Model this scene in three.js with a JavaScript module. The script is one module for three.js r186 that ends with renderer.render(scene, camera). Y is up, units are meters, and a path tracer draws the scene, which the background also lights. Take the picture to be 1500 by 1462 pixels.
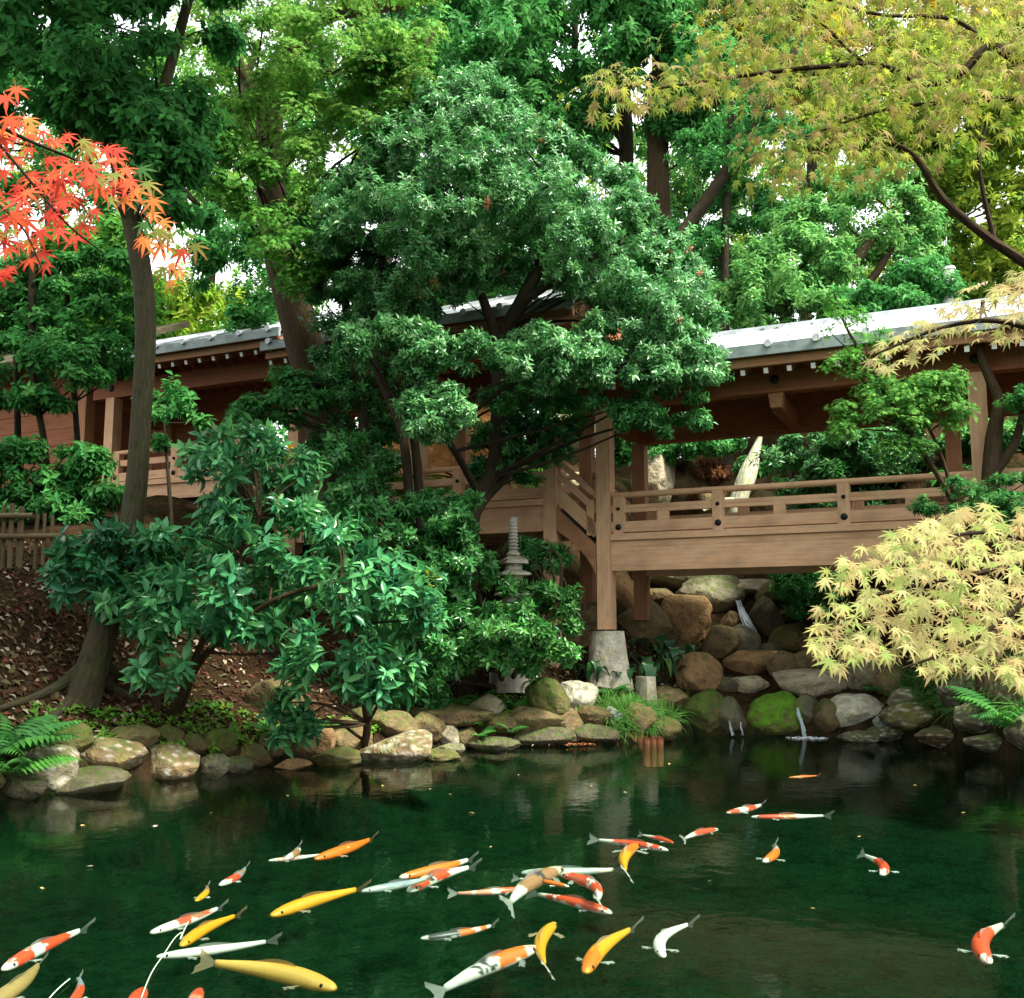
import * as THREE from 'three';
import { mergeGeometries, mergeVertices } from 'three/addons/utils/BufferGeometryUtils.js';
import { ImprovedNoise } from 'three/addons/math/ImprovedNoise.js';

// ---------------------------------------------------------------- camera, sky, sun, exposure
const scene = new THREE.Scene();
const F = 1500, CX = 750, CY = 731, EYE = 1.5, PITCH = Math.atan(199 / 1500);
const camera = new THREE.PerspectiveCamera(2 * Math.atan(731 / F) * 180 / Math.PI, 1500 / 1462, 0.1, 400);
camera.position.set(0, EYE, 0);
camera.rotation.x = PITCH;

const renderer = new THREE.WebGLRenderer({ antialias: true });
renderer.setSize(1024, 998);
renderer.toneMapping = THREE.LinearToneMapping;
renderer.toneMappingExposure = 2.9;
renderer.shadowMap.enabled = true;

{ // bright, thinly veiled sky
  const w = 64, h = 32, data = new Float32Array(w * h * 4);
  for (let j = 0; j < h; j++) for (let i = 0; i < w; i++) {
    const el = ((j + 0.5) / h - 0.5) * Math.PI, k = (j * w + i) * 4;
    const s = Math.max(0, Math.sin(el)), l = el < 0 ? 0.15 : 0.8 + 0.2 * s;
    data[k] = l * 0.97; data[k + 1] = l * 1.0; data[k + 2] = l * 1.03; data[k + 3] = 1;
  }
  const sky = new THREE.DataTexture(data, w, h, THREE.RGBAFormat, THREE.FloatType);
  sky.mapping = THREE.EquirectangularReflectionMapping;
  sky.magFilter = THREE.LinearFilter; sky.needsUpdate = true;
  scene.background = sky; scene.environment = sky;
}
const sun = new THREE.DirectionalLight(new THREE.Color(1, 0.95, 0.83), 4.3);
sun.position.set(25, 42, -1);
sun.target.position.set(0, 0, -16);
sun.castShadow = true;
sun.shadow.radius = 22;
sun.shadow.mapSize.set(4096, 4096);
Object.assign(sun.shadow.camera, { left: -40, right: 40, top: 40, bottom: -40, near: 1, far: 140 });
scene.add(sun, sun.target);

// ---------------------------------------------------------------- helpers
function rng(seed) { let a = seed >>> 0; return () => { a |= 0; a = a + 0x6D2B79F5 | 0; let t = Math.imul(a ^ a >>> 15, 1 | a); t = t + Math.imul(t ^ t >>> 7, 61 | t) ^ t; return ((t ^ t >>> 14) >>> 0) / 4294967296; }; }
const noiseGen = new ImprovedNoise();
const N3 = (x, y, z) => noiseGen.noise(x, y, z);
const fbm = (x, y, z, o = 4) => { let s = 0, a = 0.5, f = 1; for (let i = 0; i < o; i++) { s += a * N3(x * f, y * f, z * f); a *= 0.5; f *= 2.03; } return s; };
const V = (x, y, z) => new THREE.Vector3(x, y, z);
const lerp = (a, b, t) => a + (b - a) * t, clamp = (x, a, b) => Math.min(b, Math.max(a, x));
const smooth = (a, b, x) => { const t = clamp((x - a) / (b - a), 0, 1); return t * t * (3 - 2 * t); };
const cP = Math.cos(PITCH), sP = Math.sin(PITCH);
const ray = (px, py) => { const u = (px - CX) / F, v = (CY - py) / F; return [u, v * cP + sP, cP - v * sP]; };
const P = (px, py, D) => { const [u, y, z] = ray(px, py), k = D / z; return V(u * k, EYE + y * k, -D); };      // point at horizontal distance D
const onLevel = (px, py, lev = 0) => { const [u, y, z] = ray(px, py), k = (lev - EYE) / y; return V(u * k, lev, -z * k); };
const interp = (tab, x) => { if (x <= tab[0][0]) return tab[0][1]; for (let i = 1; i < tab.length; i++) if (x <= tab[i][0]) { const [a, b] = tab[i - 1], [c, d] = tab[i]; return lerp(b, d, (x - a) / (c - a)); } return tab[tab.length - 1][1]; };

const taken = new Map();
function numbered(name) { const n = taken.get(name) || 0; taken.set(name, n + 1); return n ? `${name}_${String(n).padStart(3, '0')}` : name; }
function thing(name, label, category, pos = V(0, 0, 0), group, kind) {
  const o = new THREE.Group(); o.name = numbered(name); o.position.copy(pos); o.userData = {};
  if (label) o.userData.label = label; if (category) o.userData.category = category;
  if (group) o.userData.group = group; if (kind) o.userData.kind = kind;
  scene.add(o); return o;
}
function part(parent, name, geo, mat, world = true) { // geometry in world coordinates unless world = false
  const m = new THREE.Mesh(geo, mat); m.name = name; m.castShadow = m.receiveShadow = true;
  if (world) { let o = parent; while (o && o !== scene) { m.position.sub(o.position); o = o.parent; } }
  parent.add(m); return m;
}
function solo(name, geo, mat, label, category, pos, group, kind) { // a thing that is one mesh; geometry round its own base
  const m = new THREE.Mesh(geo, mat); m.name = numbered(name); if (pos) m.position.copy(pos); m.castShadow = m.receiveShadow = true;
  m.userData = {}; if (label) m.userData.label = label; if (category) m.userData.category = category; if (group) m.userData.group = group; if (kind) m.userData.kind = kind;
  scene.add(m); return m;
}
function copies(parent, name, geo, mat, mats, cols, kind) {
  const m = new THREE.InstancedMesh(geo, mat, mats.length); m.name = name; m.castShadow = m.receiveShadow = true;
  for (let i = 0; i < mats.length; i++) { m.setMatrixAt(i, mats[i]); if (cols) m.setColorAt(i, cols[i]); }
  if (kind) m.userData.kind = kind;
  if (parent && parent !== scene) m.position.sub(parent.position);
  (parent || scene).add(m); return m;
}
function baked(geos, mats, cols, pick) { // many shoots joined into one leafy surface
  let nv = 0, ni = 0; const of = mats.map((m, i) => { const g = geos[pick(i)]; nv += g.attributes.position.count; ni += g.index.count; return g; });
  const P3 = new Float32Array(nv * 3), N = new Float32Array(nv * 3), K = new Float32Array(nv * 3), I = new Uint32Array(ni); let v = 0, k = 0;
  mats.forEach((m, i) => {
    const g = of[i], p = g.attributes.position.array, n = g.attributes.normal.array, c = g.attributes.color.array, e = m.elements, s2 = 1 / Math.hypot(e[0], e[1], e[2]), t = cols[i], ix = g.index.array;
    for (let a = 0; a < p.length; a += 3) { const x = p[a], y = p[a + 1], z = p[a + 2], o = v * 3 + a, nx = n[a] * s2, ny = n[a + 1] * s2, nz = n[a + 2] * s2;
      P3[o] = e[0] * x + e[4] * y + e[8] * z + e[12]; P3[o + 1] = e[1] * x + e[5] * y + e[9] * z + e[13]; P3[o + 2] = e[2] * x + e[6] * y + e[10] * z + e[14];
      N[o] = e[0] * nx + e[4] * ny + e[8] * nz; N[o + 1] = e[1] * nx + e[5] * ny + e[9] * nz; N[o + 2] = e[2] * nx + e[6] * ny + e[10] * nz; K[o] = c[a] * t.r; K[o + 1] = c[a + 1] * t.g; K[o + 2] = c[a + 2] * t.b; }
    for (let a = 0; a < ix.length; a++) I[k + a] = ix[a] + v;
    v += p.length / 3; k += ix.length;
  });
  const g = new THREE.BufferGeometry(); g.setAttribute('position', new THREE.BufferAttribute(P3, 3)); g.setAttribute('normal', new THREE.BufferAttribute(N, 3)); g.setAttribute('color', new THREE.BufferAttribute(K, 3)); g.setIndex(new THREE.BufferAttribute(I, 1)); return g;
}
const C = (r, g, b) => new THREE.Color().setRGB(r, g, b);

// ---------------------------------------------------------------- textures
function latticeFbm(size, cells, octaves, seed, sx = 1, sy = 1) { // tileable
  const out = new Float32Array(size * size); let amp = 1, tot = 0;
  for (let o = 0; o < octaves; o++) {
    const cx = Math.max(1, Math.round(cells * sx)) << o, cy = Math.max(1, Math.round(cells * sy)) << o, r = rng(seed + o * 77), g = new Float32Array(cx * cy);
    for (let i = 0; i < g.length; i++) g[i] = r();
    for (let j = 0; j < size; j++) for (let i = 0; i < size; i++) {
      const x = i / size * cx, y = j / size * cy, x0 = Math.floor(x), y0 = Math.floor(y); let fx = x - x0, fy = y - y0; fx = fx * fx * (3 - 2 * fx); fy = fy * fy * (3 - 2 * fy);
      const x1 = (x0 + 1) % cx, y1 = (y0 + 1) % cy;
      out[j * size + i] += amp * lerp(lerp(g[y0 * cx + x0], g[y0 * cx + x1], fx), lerp(g[y1 * cx + x0], g[y1 * cx + x1], fx), fy);
    }
    tot += amp; amp *= 0.55;
  }
  let lo = 9, hi = -9; for (const v of out) { lo = Math.min(lo, v); hi = Math.max(hi, v); }
  for (let i = 0; i < out.length; i++) out[i] = (out[i] - lo) / (hi - lo);
  return out;
}
const toS = x => { x = clamp(x, 0, 1); return Math.round(255 * (x <= 0.0031308 ? 12.92 * x : 1.055 * Math.pow(x, 1 / 2.4) - 0.055)); };
function texture(size, fn, color = true) { // fn(k) gives linear rgb (colour) or a height
  const d = new Uint8Array(size * size * 4);
  for (let k = 0; k < size * size; k++) { const c = fn(k, k % size, (k / size) | 0); if (color) { d[k * 4] = toS(c[0]); d[k * 4 + 1] = toS(c[1]); d[k * 4 + 2] = toS(c[2]); } else d[k * 4] = d[k * 4 + 1] = d[k * 4 + 2] = Math.round(255 * clamp(c, 0, 1)); d[k * 4 + 3] = 255; }
  const t = new THREE.DataTexture(d, size, size); t.wrapS = t.wrapT = THREE.RepeatWrapping; t.magFilter = THREE.LinearFilter; t.minFilter = THREE.LinearMipmapLinearFilter; t.generateMipmaps = true;
  if (color) t.colorSpace = THREE.SRGBColorSpace; t.needsUpdate = true; return t;
}
const S = 512;
const nA = latticeFbm(S, 4, 7, 11), nB = latticeFbm(S, 8, 6, 23), nC = latticeFbm(S, 40, 3, 31), grainA = latticeFbm(S, 8, 5, 41, 0.25, 6), grainB = latticeFbm(S, 4, 5, 47, 0.5, 10), barkN = latticeFbm(S, 6, 6, 53, 2.2, 0.9);
const T = {
  rock: texture(S, k => { const a = 0.4 + 0.85 * nA[k], s = nC[k] > 0.72 ? 0.68 : nB[k] < 0.3 ? 0.8 : 1; return [a * s * (0.92 + 0.2 * nB[k]), a * s * (0.9 + 0.16 * nB[k]), a * s * (0.95 - 0.12 * nB[k])]; }),
  rockBump: texture(S, k => 0.55 * nA[k] + 0.3 * nB[k] + 0.15 * nC[k], false),
  wood: texture(S, k => { const a = 0.8 + 0.26 * grainA[k] - (grainB[k] > 0.66 ? (grainB[k] - 0.66) * 0.9 : 0); const st = 0.72 + 0.42 * nA[k], gr = smooth(0.45, 0.7, nB[k]) * 0.25, m = a * st; return [m, m * (0.96 + gr * 0.25), m * (0.92 + gr * 0.5)]; }),
  woodBump: texture(S, k => grainA[k] * 0.6 + grainB[k] * 0.4, false),
  bark: texture(S, k => { const a = 0.5 + 0.75 * barkN[k], p = smooth(0.55, 0.72, nA[k]); return [lerp(a, a * 0.8, p), lerp(a * 0.97, a * 1.0, p), lerp(a * 0.92, a * 0.62, p)]; }),
  barkBump: texture(S, k => barkN[k] * 0.75 + nB[k] * 0.25, false),
  soil: texture(S, k => { const a = 0.45 + 0.8 * nB[k] + (nC[k] - 0.5) * 0.7; return [a, a * (0.9 + 0.15 * nA[k]), a * (0.85 + 0.2 * nA[k])]; }),
  soilBump: texture(S, k => nB[k] * 0.5 + nC[k] * 0.5, false),
  metal: texture(S, k => { const a = 0.6 + 0.5 * nA[k], st = nB[k] > 0.64 ? 0.8 : 1; return [a * st, a * st, a * st]; }),
};
const rip = latticeFbm(S, 14, 4, 61, 1, 1), rip2 = latticeFbm(S, 5, 3, 67, 1, 1);
T.ripple = texture(S, k => rip[k] * 0.55 + rip2[k] * 0.45, false);

// ---------------------------------------------------------------- materials
const std = o => new THREE.MeshPhysicalMaterial({ roughness: 0.85, specularIntensity: 0.4, ...o });
const phys = o => new THREE.MeshPhysicalMaterial(o);
const M = {
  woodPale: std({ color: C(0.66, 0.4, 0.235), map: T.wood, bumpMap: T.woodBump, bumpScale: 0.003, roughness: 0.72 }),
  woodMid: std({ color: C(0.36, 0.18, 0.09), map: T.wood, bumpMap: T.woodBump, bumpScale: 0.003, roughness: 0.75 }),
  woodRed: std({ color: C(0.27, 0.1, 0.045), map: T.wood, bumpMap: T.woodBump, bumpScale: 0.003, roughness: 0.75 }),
    tip: std({ color: C(0.8, 0.79, 0.75), roughness: 0.7 }),
  iron: std({ color: C(0.025, 0.028, 0.03), roughness: 0.45, metalness: 0.6 }),
  step: std({ color: C(0.05, 0.06, 0.055), map: T.wood, roughness: 0.8 }),
  roof: std({ color: C(0.62, 0.66, 0.68), map: T.metal, bumpMap: T.rockBump, bumpScale: 0.003, roughness: 0.42, specularIntensity: 1 }),
  fascia: std({ color: C(0.3, 0.36, 0.35), map: T.metal, roughness: 0.6 }),
  bark: std({ color: C(0.065, 0.04, 0.024), map: T.bark, bumpMap: T.barkBump, bumpScale: 0.02, roughness: 0.95 }),
  barkGreen: std({ color: C(0.065, 0.054, 0.033), map: T.bark, bumpMap: T.barkBump, bumpScale: 0.012, roughness: 0.92 }),
  barkDark: std({ color: C(0.042, 0.03, 0.02), map: T.bark, bumpMap: T.barkBump, bumpScale: 0.02, roughness: 0.95 }),
  barkPale: std({ color: C(0.5, 0.46, 0.39), map: T.bark, bumpMap: T.barkBump, bumpScale: 0.015, roughness: 0.9 }),
  rock: std({ color: 0xffffff, vertexColors: true, map: T.rock, bumpMap: T.rockBump, bumpScale: 0.07, roughness: 0.9 }),
  rockWet: std({ color: 0xffffff, vertexColors: true, map: T.rock, bumpMap: T.rockBump, bumpScale: 0.03, roughness: 0.5 }),
  stone: std({ color: C(0.42, 0.41, 0.35), map: T.rock, bumpMap: T.rockBump, bumpScale: 0.012, roughness: 0.95 }),
  soil: std({ color: 0xffffff, vertexColors: true, map: T.soil, bumpMap: T.soilBump, bumpScale: 0.05, roughness: 1, specularIntensity: 0 }),
  bamboo: std({ color: C(0.14, 0.1, 0.05), map: T.wood, roughness: 0.55 }),
  shingle: std({ color: C(0.13, 0.1, 0.07), map: T.bark, bumpMap: T.barkBump, bumpScale: 0.02, roughness: 0.95 }),
  clay: std({ color: C(0.6, 0.31, 0.12), map: T.rock, bumpMap: T.rockBump, bumpScale: 0.02, roughness: 1 }),
  white: std({ color: C(0.78, 0.77, 0.72), map: T.metal, roughness: 0.6 }),
};
const leafMat = (o = {}) => phys({ color: 0xffffff, vertexColors: true, roughness: 1, transmission: 0.3, thickness: 0, clearcoat: 0.6, clearcoatRoughness: 0.38, specularIntensity: 0.1, side: THREE.DoubleSide, ...o });
const L = {
  glossy: leafMat({ transmission: 0.3, clearcoat: 0.6, clearcoatRoughness: 0.2 }),
  evergreen: leafMat({ transmission: 0.35, clearcoat: 0.85, clearcoatRoughness: 0.28 }),
  soft: leafMat({ transmission: 0.42, clearcoat: 0.15, clearcoatRoughness: 0.4 }),
  maple: leafMat({ transmission: 0.42, clearcoat: 0.15, clearcoatRoughness: 0.5 }),
  dry: leafMat({ transmission: 0.1, clearcoat: 0.12, clearcoatRoughness: 0.5 }),
};

// ---------------------------------------------------------------- geometry builders
function makeGeo(pos, idx, col, uv) {
  const g = new THREE.BufferGeometry(); g.setAttribute('position', new THREE.Float32BufferAttribute(pos, 3)); g.setIndex(idx);
  if (col) g.setAttribute('color', new THREE.Float32BufferAttribute(col, 3));
  if (uv) g.setAttribute('uv', new THREE.Float32BufferAttribute(uv, 2));
  g.computeVertexNormals(); return g;
}
let boxSeed = 1;
function box(w, h, d, x, y, z) { // uv in metres, the grain along the longest side
  const g = new THREE.BoxGeometry(w, h, d), p = g.attributes.position, n = g.attributes.normal, uv = g.attributes.uv, dim = [w, h, d], order = [0, 1, 2].sort((a, b) => dim[b] - dim[a]);
  const ou = (boxSeed = (boxSeed * 16807) % 2147483647) / 2147483647 * 7, ov = ((boxSeed * 31) % 997) / 97;
  for (let i = 0; i < p.count; i++) {
    const ax = Math.abs(n.getX(i)) > 0.5 ? 0 : Math.abs(n.getY(i)) > 0.5 ? 1 : 2, [a, b] = order.filter(k => k !== ax), q = [p.getX(i), p.getY(i), p.getZ(i)];
    uv.setXY(i, q[a] * 0.7 + ou, q[b] * 1.4 + ov + ax * 0.3);
  }
  g.translate(x, y, z); return g;
}
const span = (x0, x1, y0, y1, z0, z1) => box(x1 - x0, y1 - y0, z1 - z0, (x0 + x1) / 2, (y0 + y1) / 2, (z0 + z1) / 2);
function tube(pts, radii, seg = 8, cap = true, wob = 0, seed = 0) { // tapered limb through points
  const n = pts.length, pos = [], uv = [], idx = []; let up = V(0.13, 0.2, 1).normalize(), vlen = 0;
  for (let i = 0; i < n; i++) {
    const t = V().subVectors(pts[Math.min(n - 1, i + 1)], pts[Math.max(0, i - 1)]).normalize();
    const a = V().crossVectors(t, up).normalize(), b = V().crossVectors(a, t).normalize(); up = b.clone();
    if (i) vlen += pts[i].distanceTo(pts[i - 1]);
    for (let k = 0; k <= seg; k++) {
      const th = k / seg * Math.PI * 2, r = radii[i] * (1 + (wob ? wob * fbm(Math.cos(th) * 1.3 + seed, Math.sin(th) * 1.3, vlen * 1.1 + seed, 2) : 0)), c = Math.cos(th) * r, s = Math.sin(th) * r;
      pos.push(pts[i].x + a.x * c + b.x * s, pts[i].y + a.y * c + b.y * s, pts[i].z + a.z * c + b.z * s); uv.push(k / seg * Math.max(1, Math.round(radii[0] * 6.28 * 2)), vlen * 1.6);
    }
  }
  for (let i = 0; i < n - 1; i++) for (let k = 0; k < seg; k++) { const q = i * (seg + 1) + k; idx.push(q, q + seg + 1, q + 1, q + 1, q + seg + 1, q + seg + 2); }
  if (cap) for (const e of [0, n - 1]) { const c = pos.length / 3; pos.push(pts[e].x, pts[e].y, pts[e].z); uv.push(0, vlen); for (let k = 0; k < seg; k++) { const q = e * (seg + 1) + k; e ? idx.push(c, q, q + 1) : idx.push(c, q + 1, q); } }
  return makeGeo(pos, idx, null, uv);
}
function curve(ctrl, radii, steps = 6) { // smooth a control polyline; radii per control point
  const c = new THREE.CatmullRomCurve3(ctrl, false, 'centripetal'), n = (ctrl.length - 1) * steps, pts = [], rr = [];
  for (let i = 0; i <= n; i++) { pts.push(c.getPoint(i / n)); const f = i / n * (ctrl.length - 1), k = Math.min(ctrl.length - 2, Math.floor(f)); rr.push(lerp(radii[k], radii[k + 1], f - k)); }
  return [pts, rr];
}
const limb = (ctrl, radii, seg = 9, wob = 0.1, seed = 1, steps = 6) => { const [p, r] = curve(ctrl, radii, steps); return tube(p, r, seg, true, wob, seed); };
const merge = gs => mergeGeometries(gs.map(g => { const h = g.index ? g.toNonIndexed() : g; return h; }));
function boxUV(geo, scale = 1) { // project uv in metres on each face's own plane, keeping the smooth normals
  const g = geo.index ? geo.toNonIndexed() : geo, p = g.attributes.position, uv = new Float32Array(p.count * 2), a = V(), b = V(), c = V();
  for (let i = 0; i < p.count; i += 3) {
    a.fromBufferAttribute(p, i); b.fromBufferAttribute(p, i + 1); c.fromBufferAttribute(p, i + 2);
    const n = V().crossVectors(b.clone().sub(a), c.clone().sub(a)), ax = Math.abs(n.x) > Math.abs(n.y) ? (Math.abs(n.x) > Math.abs(n.z) ? 0 : 2) : (Math.abs(n.y) > Math.abs(n.z) ? 1 : 2);
    [a, b, c].forEach((q, k) => { const [u, v] = ax === 0 ? [q.z, q.y] : ax === 1 ? [q.x, q.z] : [q.x, q.y]; uv[(i + k) * 2] = u * scale; uv[(i + k) * 2 + 1] = v * scale; });
  }
  g.setAttribute('uv', new THREE.BufferAttribute(uv, 2)); return g;
}
// leaves: x along the blade, y up
function kite(buf, m, len, wid, fold, droop, col) { // a folded blade of two halves
  const b = buf.pos.length / 3, q = V();
  for (const [x, y, z] of [[0, 0, 0], [0.46, fold * wid - droop * len * 0.2, -0.5 * wid], [1, -droop * len, 0], [0.46, fold * wid - droop * len * 0.2, 0.5 * wid]]) { q.set(x * len, y, z).applyMatrix4(m); buf.pos.push(q.x, q.y, q.z); buf.col.push(...col); }
  buf.idx.push(b, b + 2, b + 1, b, b + 3, b + 2);
}
function star(buf, m, size, col, droop) { // small palmate leaf: five pointed lobes
  const q = V(), put = (a, d) => { q.set(Math.cos(a) * d * size, -droop * d * d * size, Math.sin(a) * d * size).applyMatrix4(m); buf.pos.push(q.x, q.y, q.z); buf.col.push(...col); return buf.pos.length / 3 - 1; };
  for (const [a, l] of [[-1.35, 0.62], [-0.66, 0.88], [0, 1], [0.66, 0.88], [1.35, 0.62]]) buf.idx.push(put(a - 1.15, 0.2), put(a + 1.15, 0.2), put(a, l));
}
function addLeaf(buf, m, len, wid, fold, droop, col, wide = false) {
  const rows = wide ? [[0, 0.04], [0.3, 0.82], [0.65, 0.86], [1, 0]] : [[0, 0.05], [0.45, 1], [1, 0]];
  const base = buf.pos.length / 3, q = V();
  rows.forEach(([t, w], i) => { for (const s of [-1, 0, 1]) { q.set(t * len, (s ? fold * w * wid : 0) - droop * len * t * t, s * w * wid * 0.5).applyMatrix4(m); buf.pos.push(q.x, q.y, q.z); buf.col.push(...col); } if (i) { const a = base + (i - 1) * 3, b = base + i * 3; buf.idx.push(a, a + 1, b, a + 1, b + 1, b, a + 1, a + 2, b + 1, a + 2, b + 2, b + 1); } });
}
const turnTo = (yaw, pitch, roll, x = 0, y = 0, z = 0) => new THREE.Matrix4().makeRotationFromEuler(new THREE.Euler(roll, yaw, pitch, 'YZX')).setPosition(x, y, z);
function rosette(seed, n, len, wid, wide, rise = 0.15) { // a shoot tip with leaves round it; +y is outward
  const r = rng(seed), b = { pos: [], col: [], idx: [] };
  for (let i = 0; i < n; i++) {
    const t = i / n, l = len * (0.75 + 0.45 * r()), v = 0.75 + 0.5 * r(), yel = r() * 0.25;
    (wide ? addLeaf : kite)(b, turnTo(i * 2.4 + r() * 0.6, rise + 0.75 * t * t + (r() - 0.5) * 0.5, (r() - 0.5) * 0.9, 0, (t - 0.6) * len * 1.1, 0), l, l * wid * (0.85 + 0.3 * r()), 0.22, 0.12 + 0.25 * r(), [v * (1 + yel), v, v * (1 - yel)], wide);
  }
  return makeGeo(b.pos, b.idx, b.col);
}
function mapleLeafInto(b, m, size, col, tipCol, droop, rich) { // palmate leaf; petiole at the origin, middle lobe along +x
  const lobes = rich ? [[-2.05, 0.36], [-1.32, 0.68], [-0.66, 0.9], [0, 1], [0.66, 0.9], [1.32, 0.68], [2.05, 0.36]] : [[-1.35, 0.62], [-0.66, 0.88], [0, 1], [0.66, 0.88], [1.35, 0.62]];
  const q = V(), put = (a, d, c) => { q.set(Math.cos(a) * d * size, -droop * d * d * size, Math.sin(a) * d * size).applyMatrix4(m); b.pos.push(q.x, q.y, q.z); b.col.push(...c); return b.pos.length / 3 - 1; };
  const mixc = t => [0, 1, 2].map(k => lerp(col[k], tipCol[k], t)), o = put(0, 0, col); let prev = null;
  lobes.forEach(([a, l], i) => {
    const next = lobes[i + 1], step = 0.66, wv = rich ? 0.12 : 0.16;
    const va = put(a - step / 2, 0.27 * (i ? Math.min(l, lobes[i - 1][1]) : l * 0.7) + 0.03, mixc(0.1));
    const s1 = put(a - wv * 1.15, l * 0.58, mixc(0.35)), s2 = put(a + wv * 1.15, l * 0.58, mixc(0.35)), tip = put(a, l, mixc(1));
    const vb = put(a + step / 2, 0.27 * (next ? Math.min(l, next[1]) : l * 0.7) + 0.03, mixc(0.1));
    b.idx.push(o, s1, va, o, s2, s1, o, vb, s2, s1, s2, tip);
  });
}
function mapleSpray(seed, n, size) { // a flat spray of small palmate leaves, +y up
  const r = rng(seed), b = { pos: [], col: [], idx: [] };
  for (let i = 0; i < n; i++) {
    const a = r() * 6.28, d = Math.sqrt(r()) * size * 2.6, v = 0.75 + 0.5 * r(), c = [v * (0.9 + 0.35 * r()), v, v * 0.9];
    star(b, turnTo(a + (r() - 0.5) * 1.4, -0.25 + (r() - 0.5) * 0.7, (r() - 0.5) * 0.8, Math.cos(a) * d, (r() - 0.5) * size * 0.8 - d * 0.18, -Math.sin(a) * d), size * (0.8 + 0.5 * r()), c, 0.25);
  }
  return makeGeo(b.pos, b.idx, b.col);
}
const SPRIG = {
  small: [1, 2, 3].map(s => rosette(100 + s, 11, 0.085, 0.42, false, 0.1)),
  glossy: [1, 2, 3].map(s => rosette(200 + s, 8, 0.155, 0.37, true, 0.05)),
  broad: [1, 2].map(s => rosette(300 + s, 9, 0.12, 0.5, false, -0.1)),
  far: [1, 2].map(s => rosette(400 + s, 10, 0.2, 0.5, false, 0.05)),
  maple: [1, 2, 3].map(s => mapleSpray(500 + s, 9, 0.062)),
  fine: [1, 2].map(s => rosette(600 + s, 12, 0.06, 0.4, false, 0.1)),
};
const inside = (poly, x, y) => { let c = false; for (let i = 0, j = poly.length - 1; i < poly.length; j = i++) { const [a, b] = poly[i], [d, e] = poly[j]; if ((b > y) !== (e > y) && x < (d - a) * (y - b) / (e - b) + a) c = !c; } return c; };
const edge = (poly, x, y) => { let m = 1e9; for (let i = 0, j = poly.length - 1; i < poly.length; j = i++) { const [a, b] = poly[i], [d, e] = poly[j], l = (d - a) ** 2 + (e - b) ** 2, t = clamp(((x - a) * (d - a) + (y - b) * (e - b)) / l, 0, 1); m = Math.min(m, Math.hypot(x - a - t * (d - a), y - b - t * (e - b))); } return m; };
// clumps of leaves filling a crown: outline given as directions, real depth and thickness in metres
function clumps(r, poly, D, half, n, rpx) {
  const xs = poly.map(q => q[0]), ys = poly.map(q => q[1]), x0 = Math.min(...xs), x1 = Math.max(...xs), y0 = Math.min(...ys), y1 = Math.max(...ys), out = []; let guard = 0;
  while (out.length < n && guard++ < n * 60) {
    const x = lerp(x0, x1, r()), y = lerp(y0, y1, r()); if (!inside(poly, x, y)) continue;
    const e = Math.min(1, edge(poly, x, y) / (rpx * 2.2)), d = D + (r() * 2 - 1) * half * (0.25 + 0.75 * e);
    out.push([P(x, y, d), rpx * (0.55 + 0.75 * r()) * (0.6 + 0.4 * e) * d / F]);
  }
  return out;
}
function leafMatrices(r, puffs, per, { flat = 0.75, upBias = 0.55, scale = 1, spread = 0.88, low = -0.85, lean = 0 }) {
  const out = [], dir = V(), nrm = V(), x = V(), z = V(), up = V(0, 1, 0);
  for (const [c, R] of puffs) {
    const k = Math.max(1, Math.round(per * (0.6 + 0.8 * r()))), ax = 0.6 + 0.9 * r(), ay = 0.6 + 0.8 * r(), az = 0.6 + 0.9 * r(), sk = (r() - 0.5) * 0.9;
    for (let i = 0; i < k; i++) {
      do dir.set(r() * 2 - 1, r() * 2 - 1, r() * 2 - 1); while (dir.lengthSq() > 1 || dir.lengthSq() < 0.02 || dir.y < low);
      dir.normalize(); const d = R * ((1 - spread) + spread * Math.pow(r(), 0.55) + (r() < 0.12 ? 0.4 * r() : 0));
      nrm.set(dir.x + (r() - 0.5) * 0.8, dir.y + upBias + (r() - 0.5) * 0.6, dir.z + lean + (r() - 0.5) * 0.8).normalize();
      x.set(r() - 0.5, r() - 0.5, r() - 0.5).cross(nrm).normalize(); z.crossVectors(x, nrm);
      const s = scale * (0.7 + 0.6 * r());
      out.push(new THREE.Matrix4().makeBasis(x.clone().multiplyScalar(s), nrm.clone().multiplyScalar(s), z.clone().multiplyScalar(s)).setPosition(c.x + dir.x * d * ax, c.y + (dir.y * ay + dir.x * sk) * d * flat, c.z + dir.z * d * az));
    }
  }
  return out;
}
const tint = (r, a, b, odd) => { if (odd && r() < odd[0]) return odd[1].clone(); const t = r(), v = 0.75 + 0.5 * r(); return C(lerp(a.r, b.r, t) * v, lerp(a.g, b.g, t) * v, lerp(a.b, b.b, t) * v); };
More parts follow.
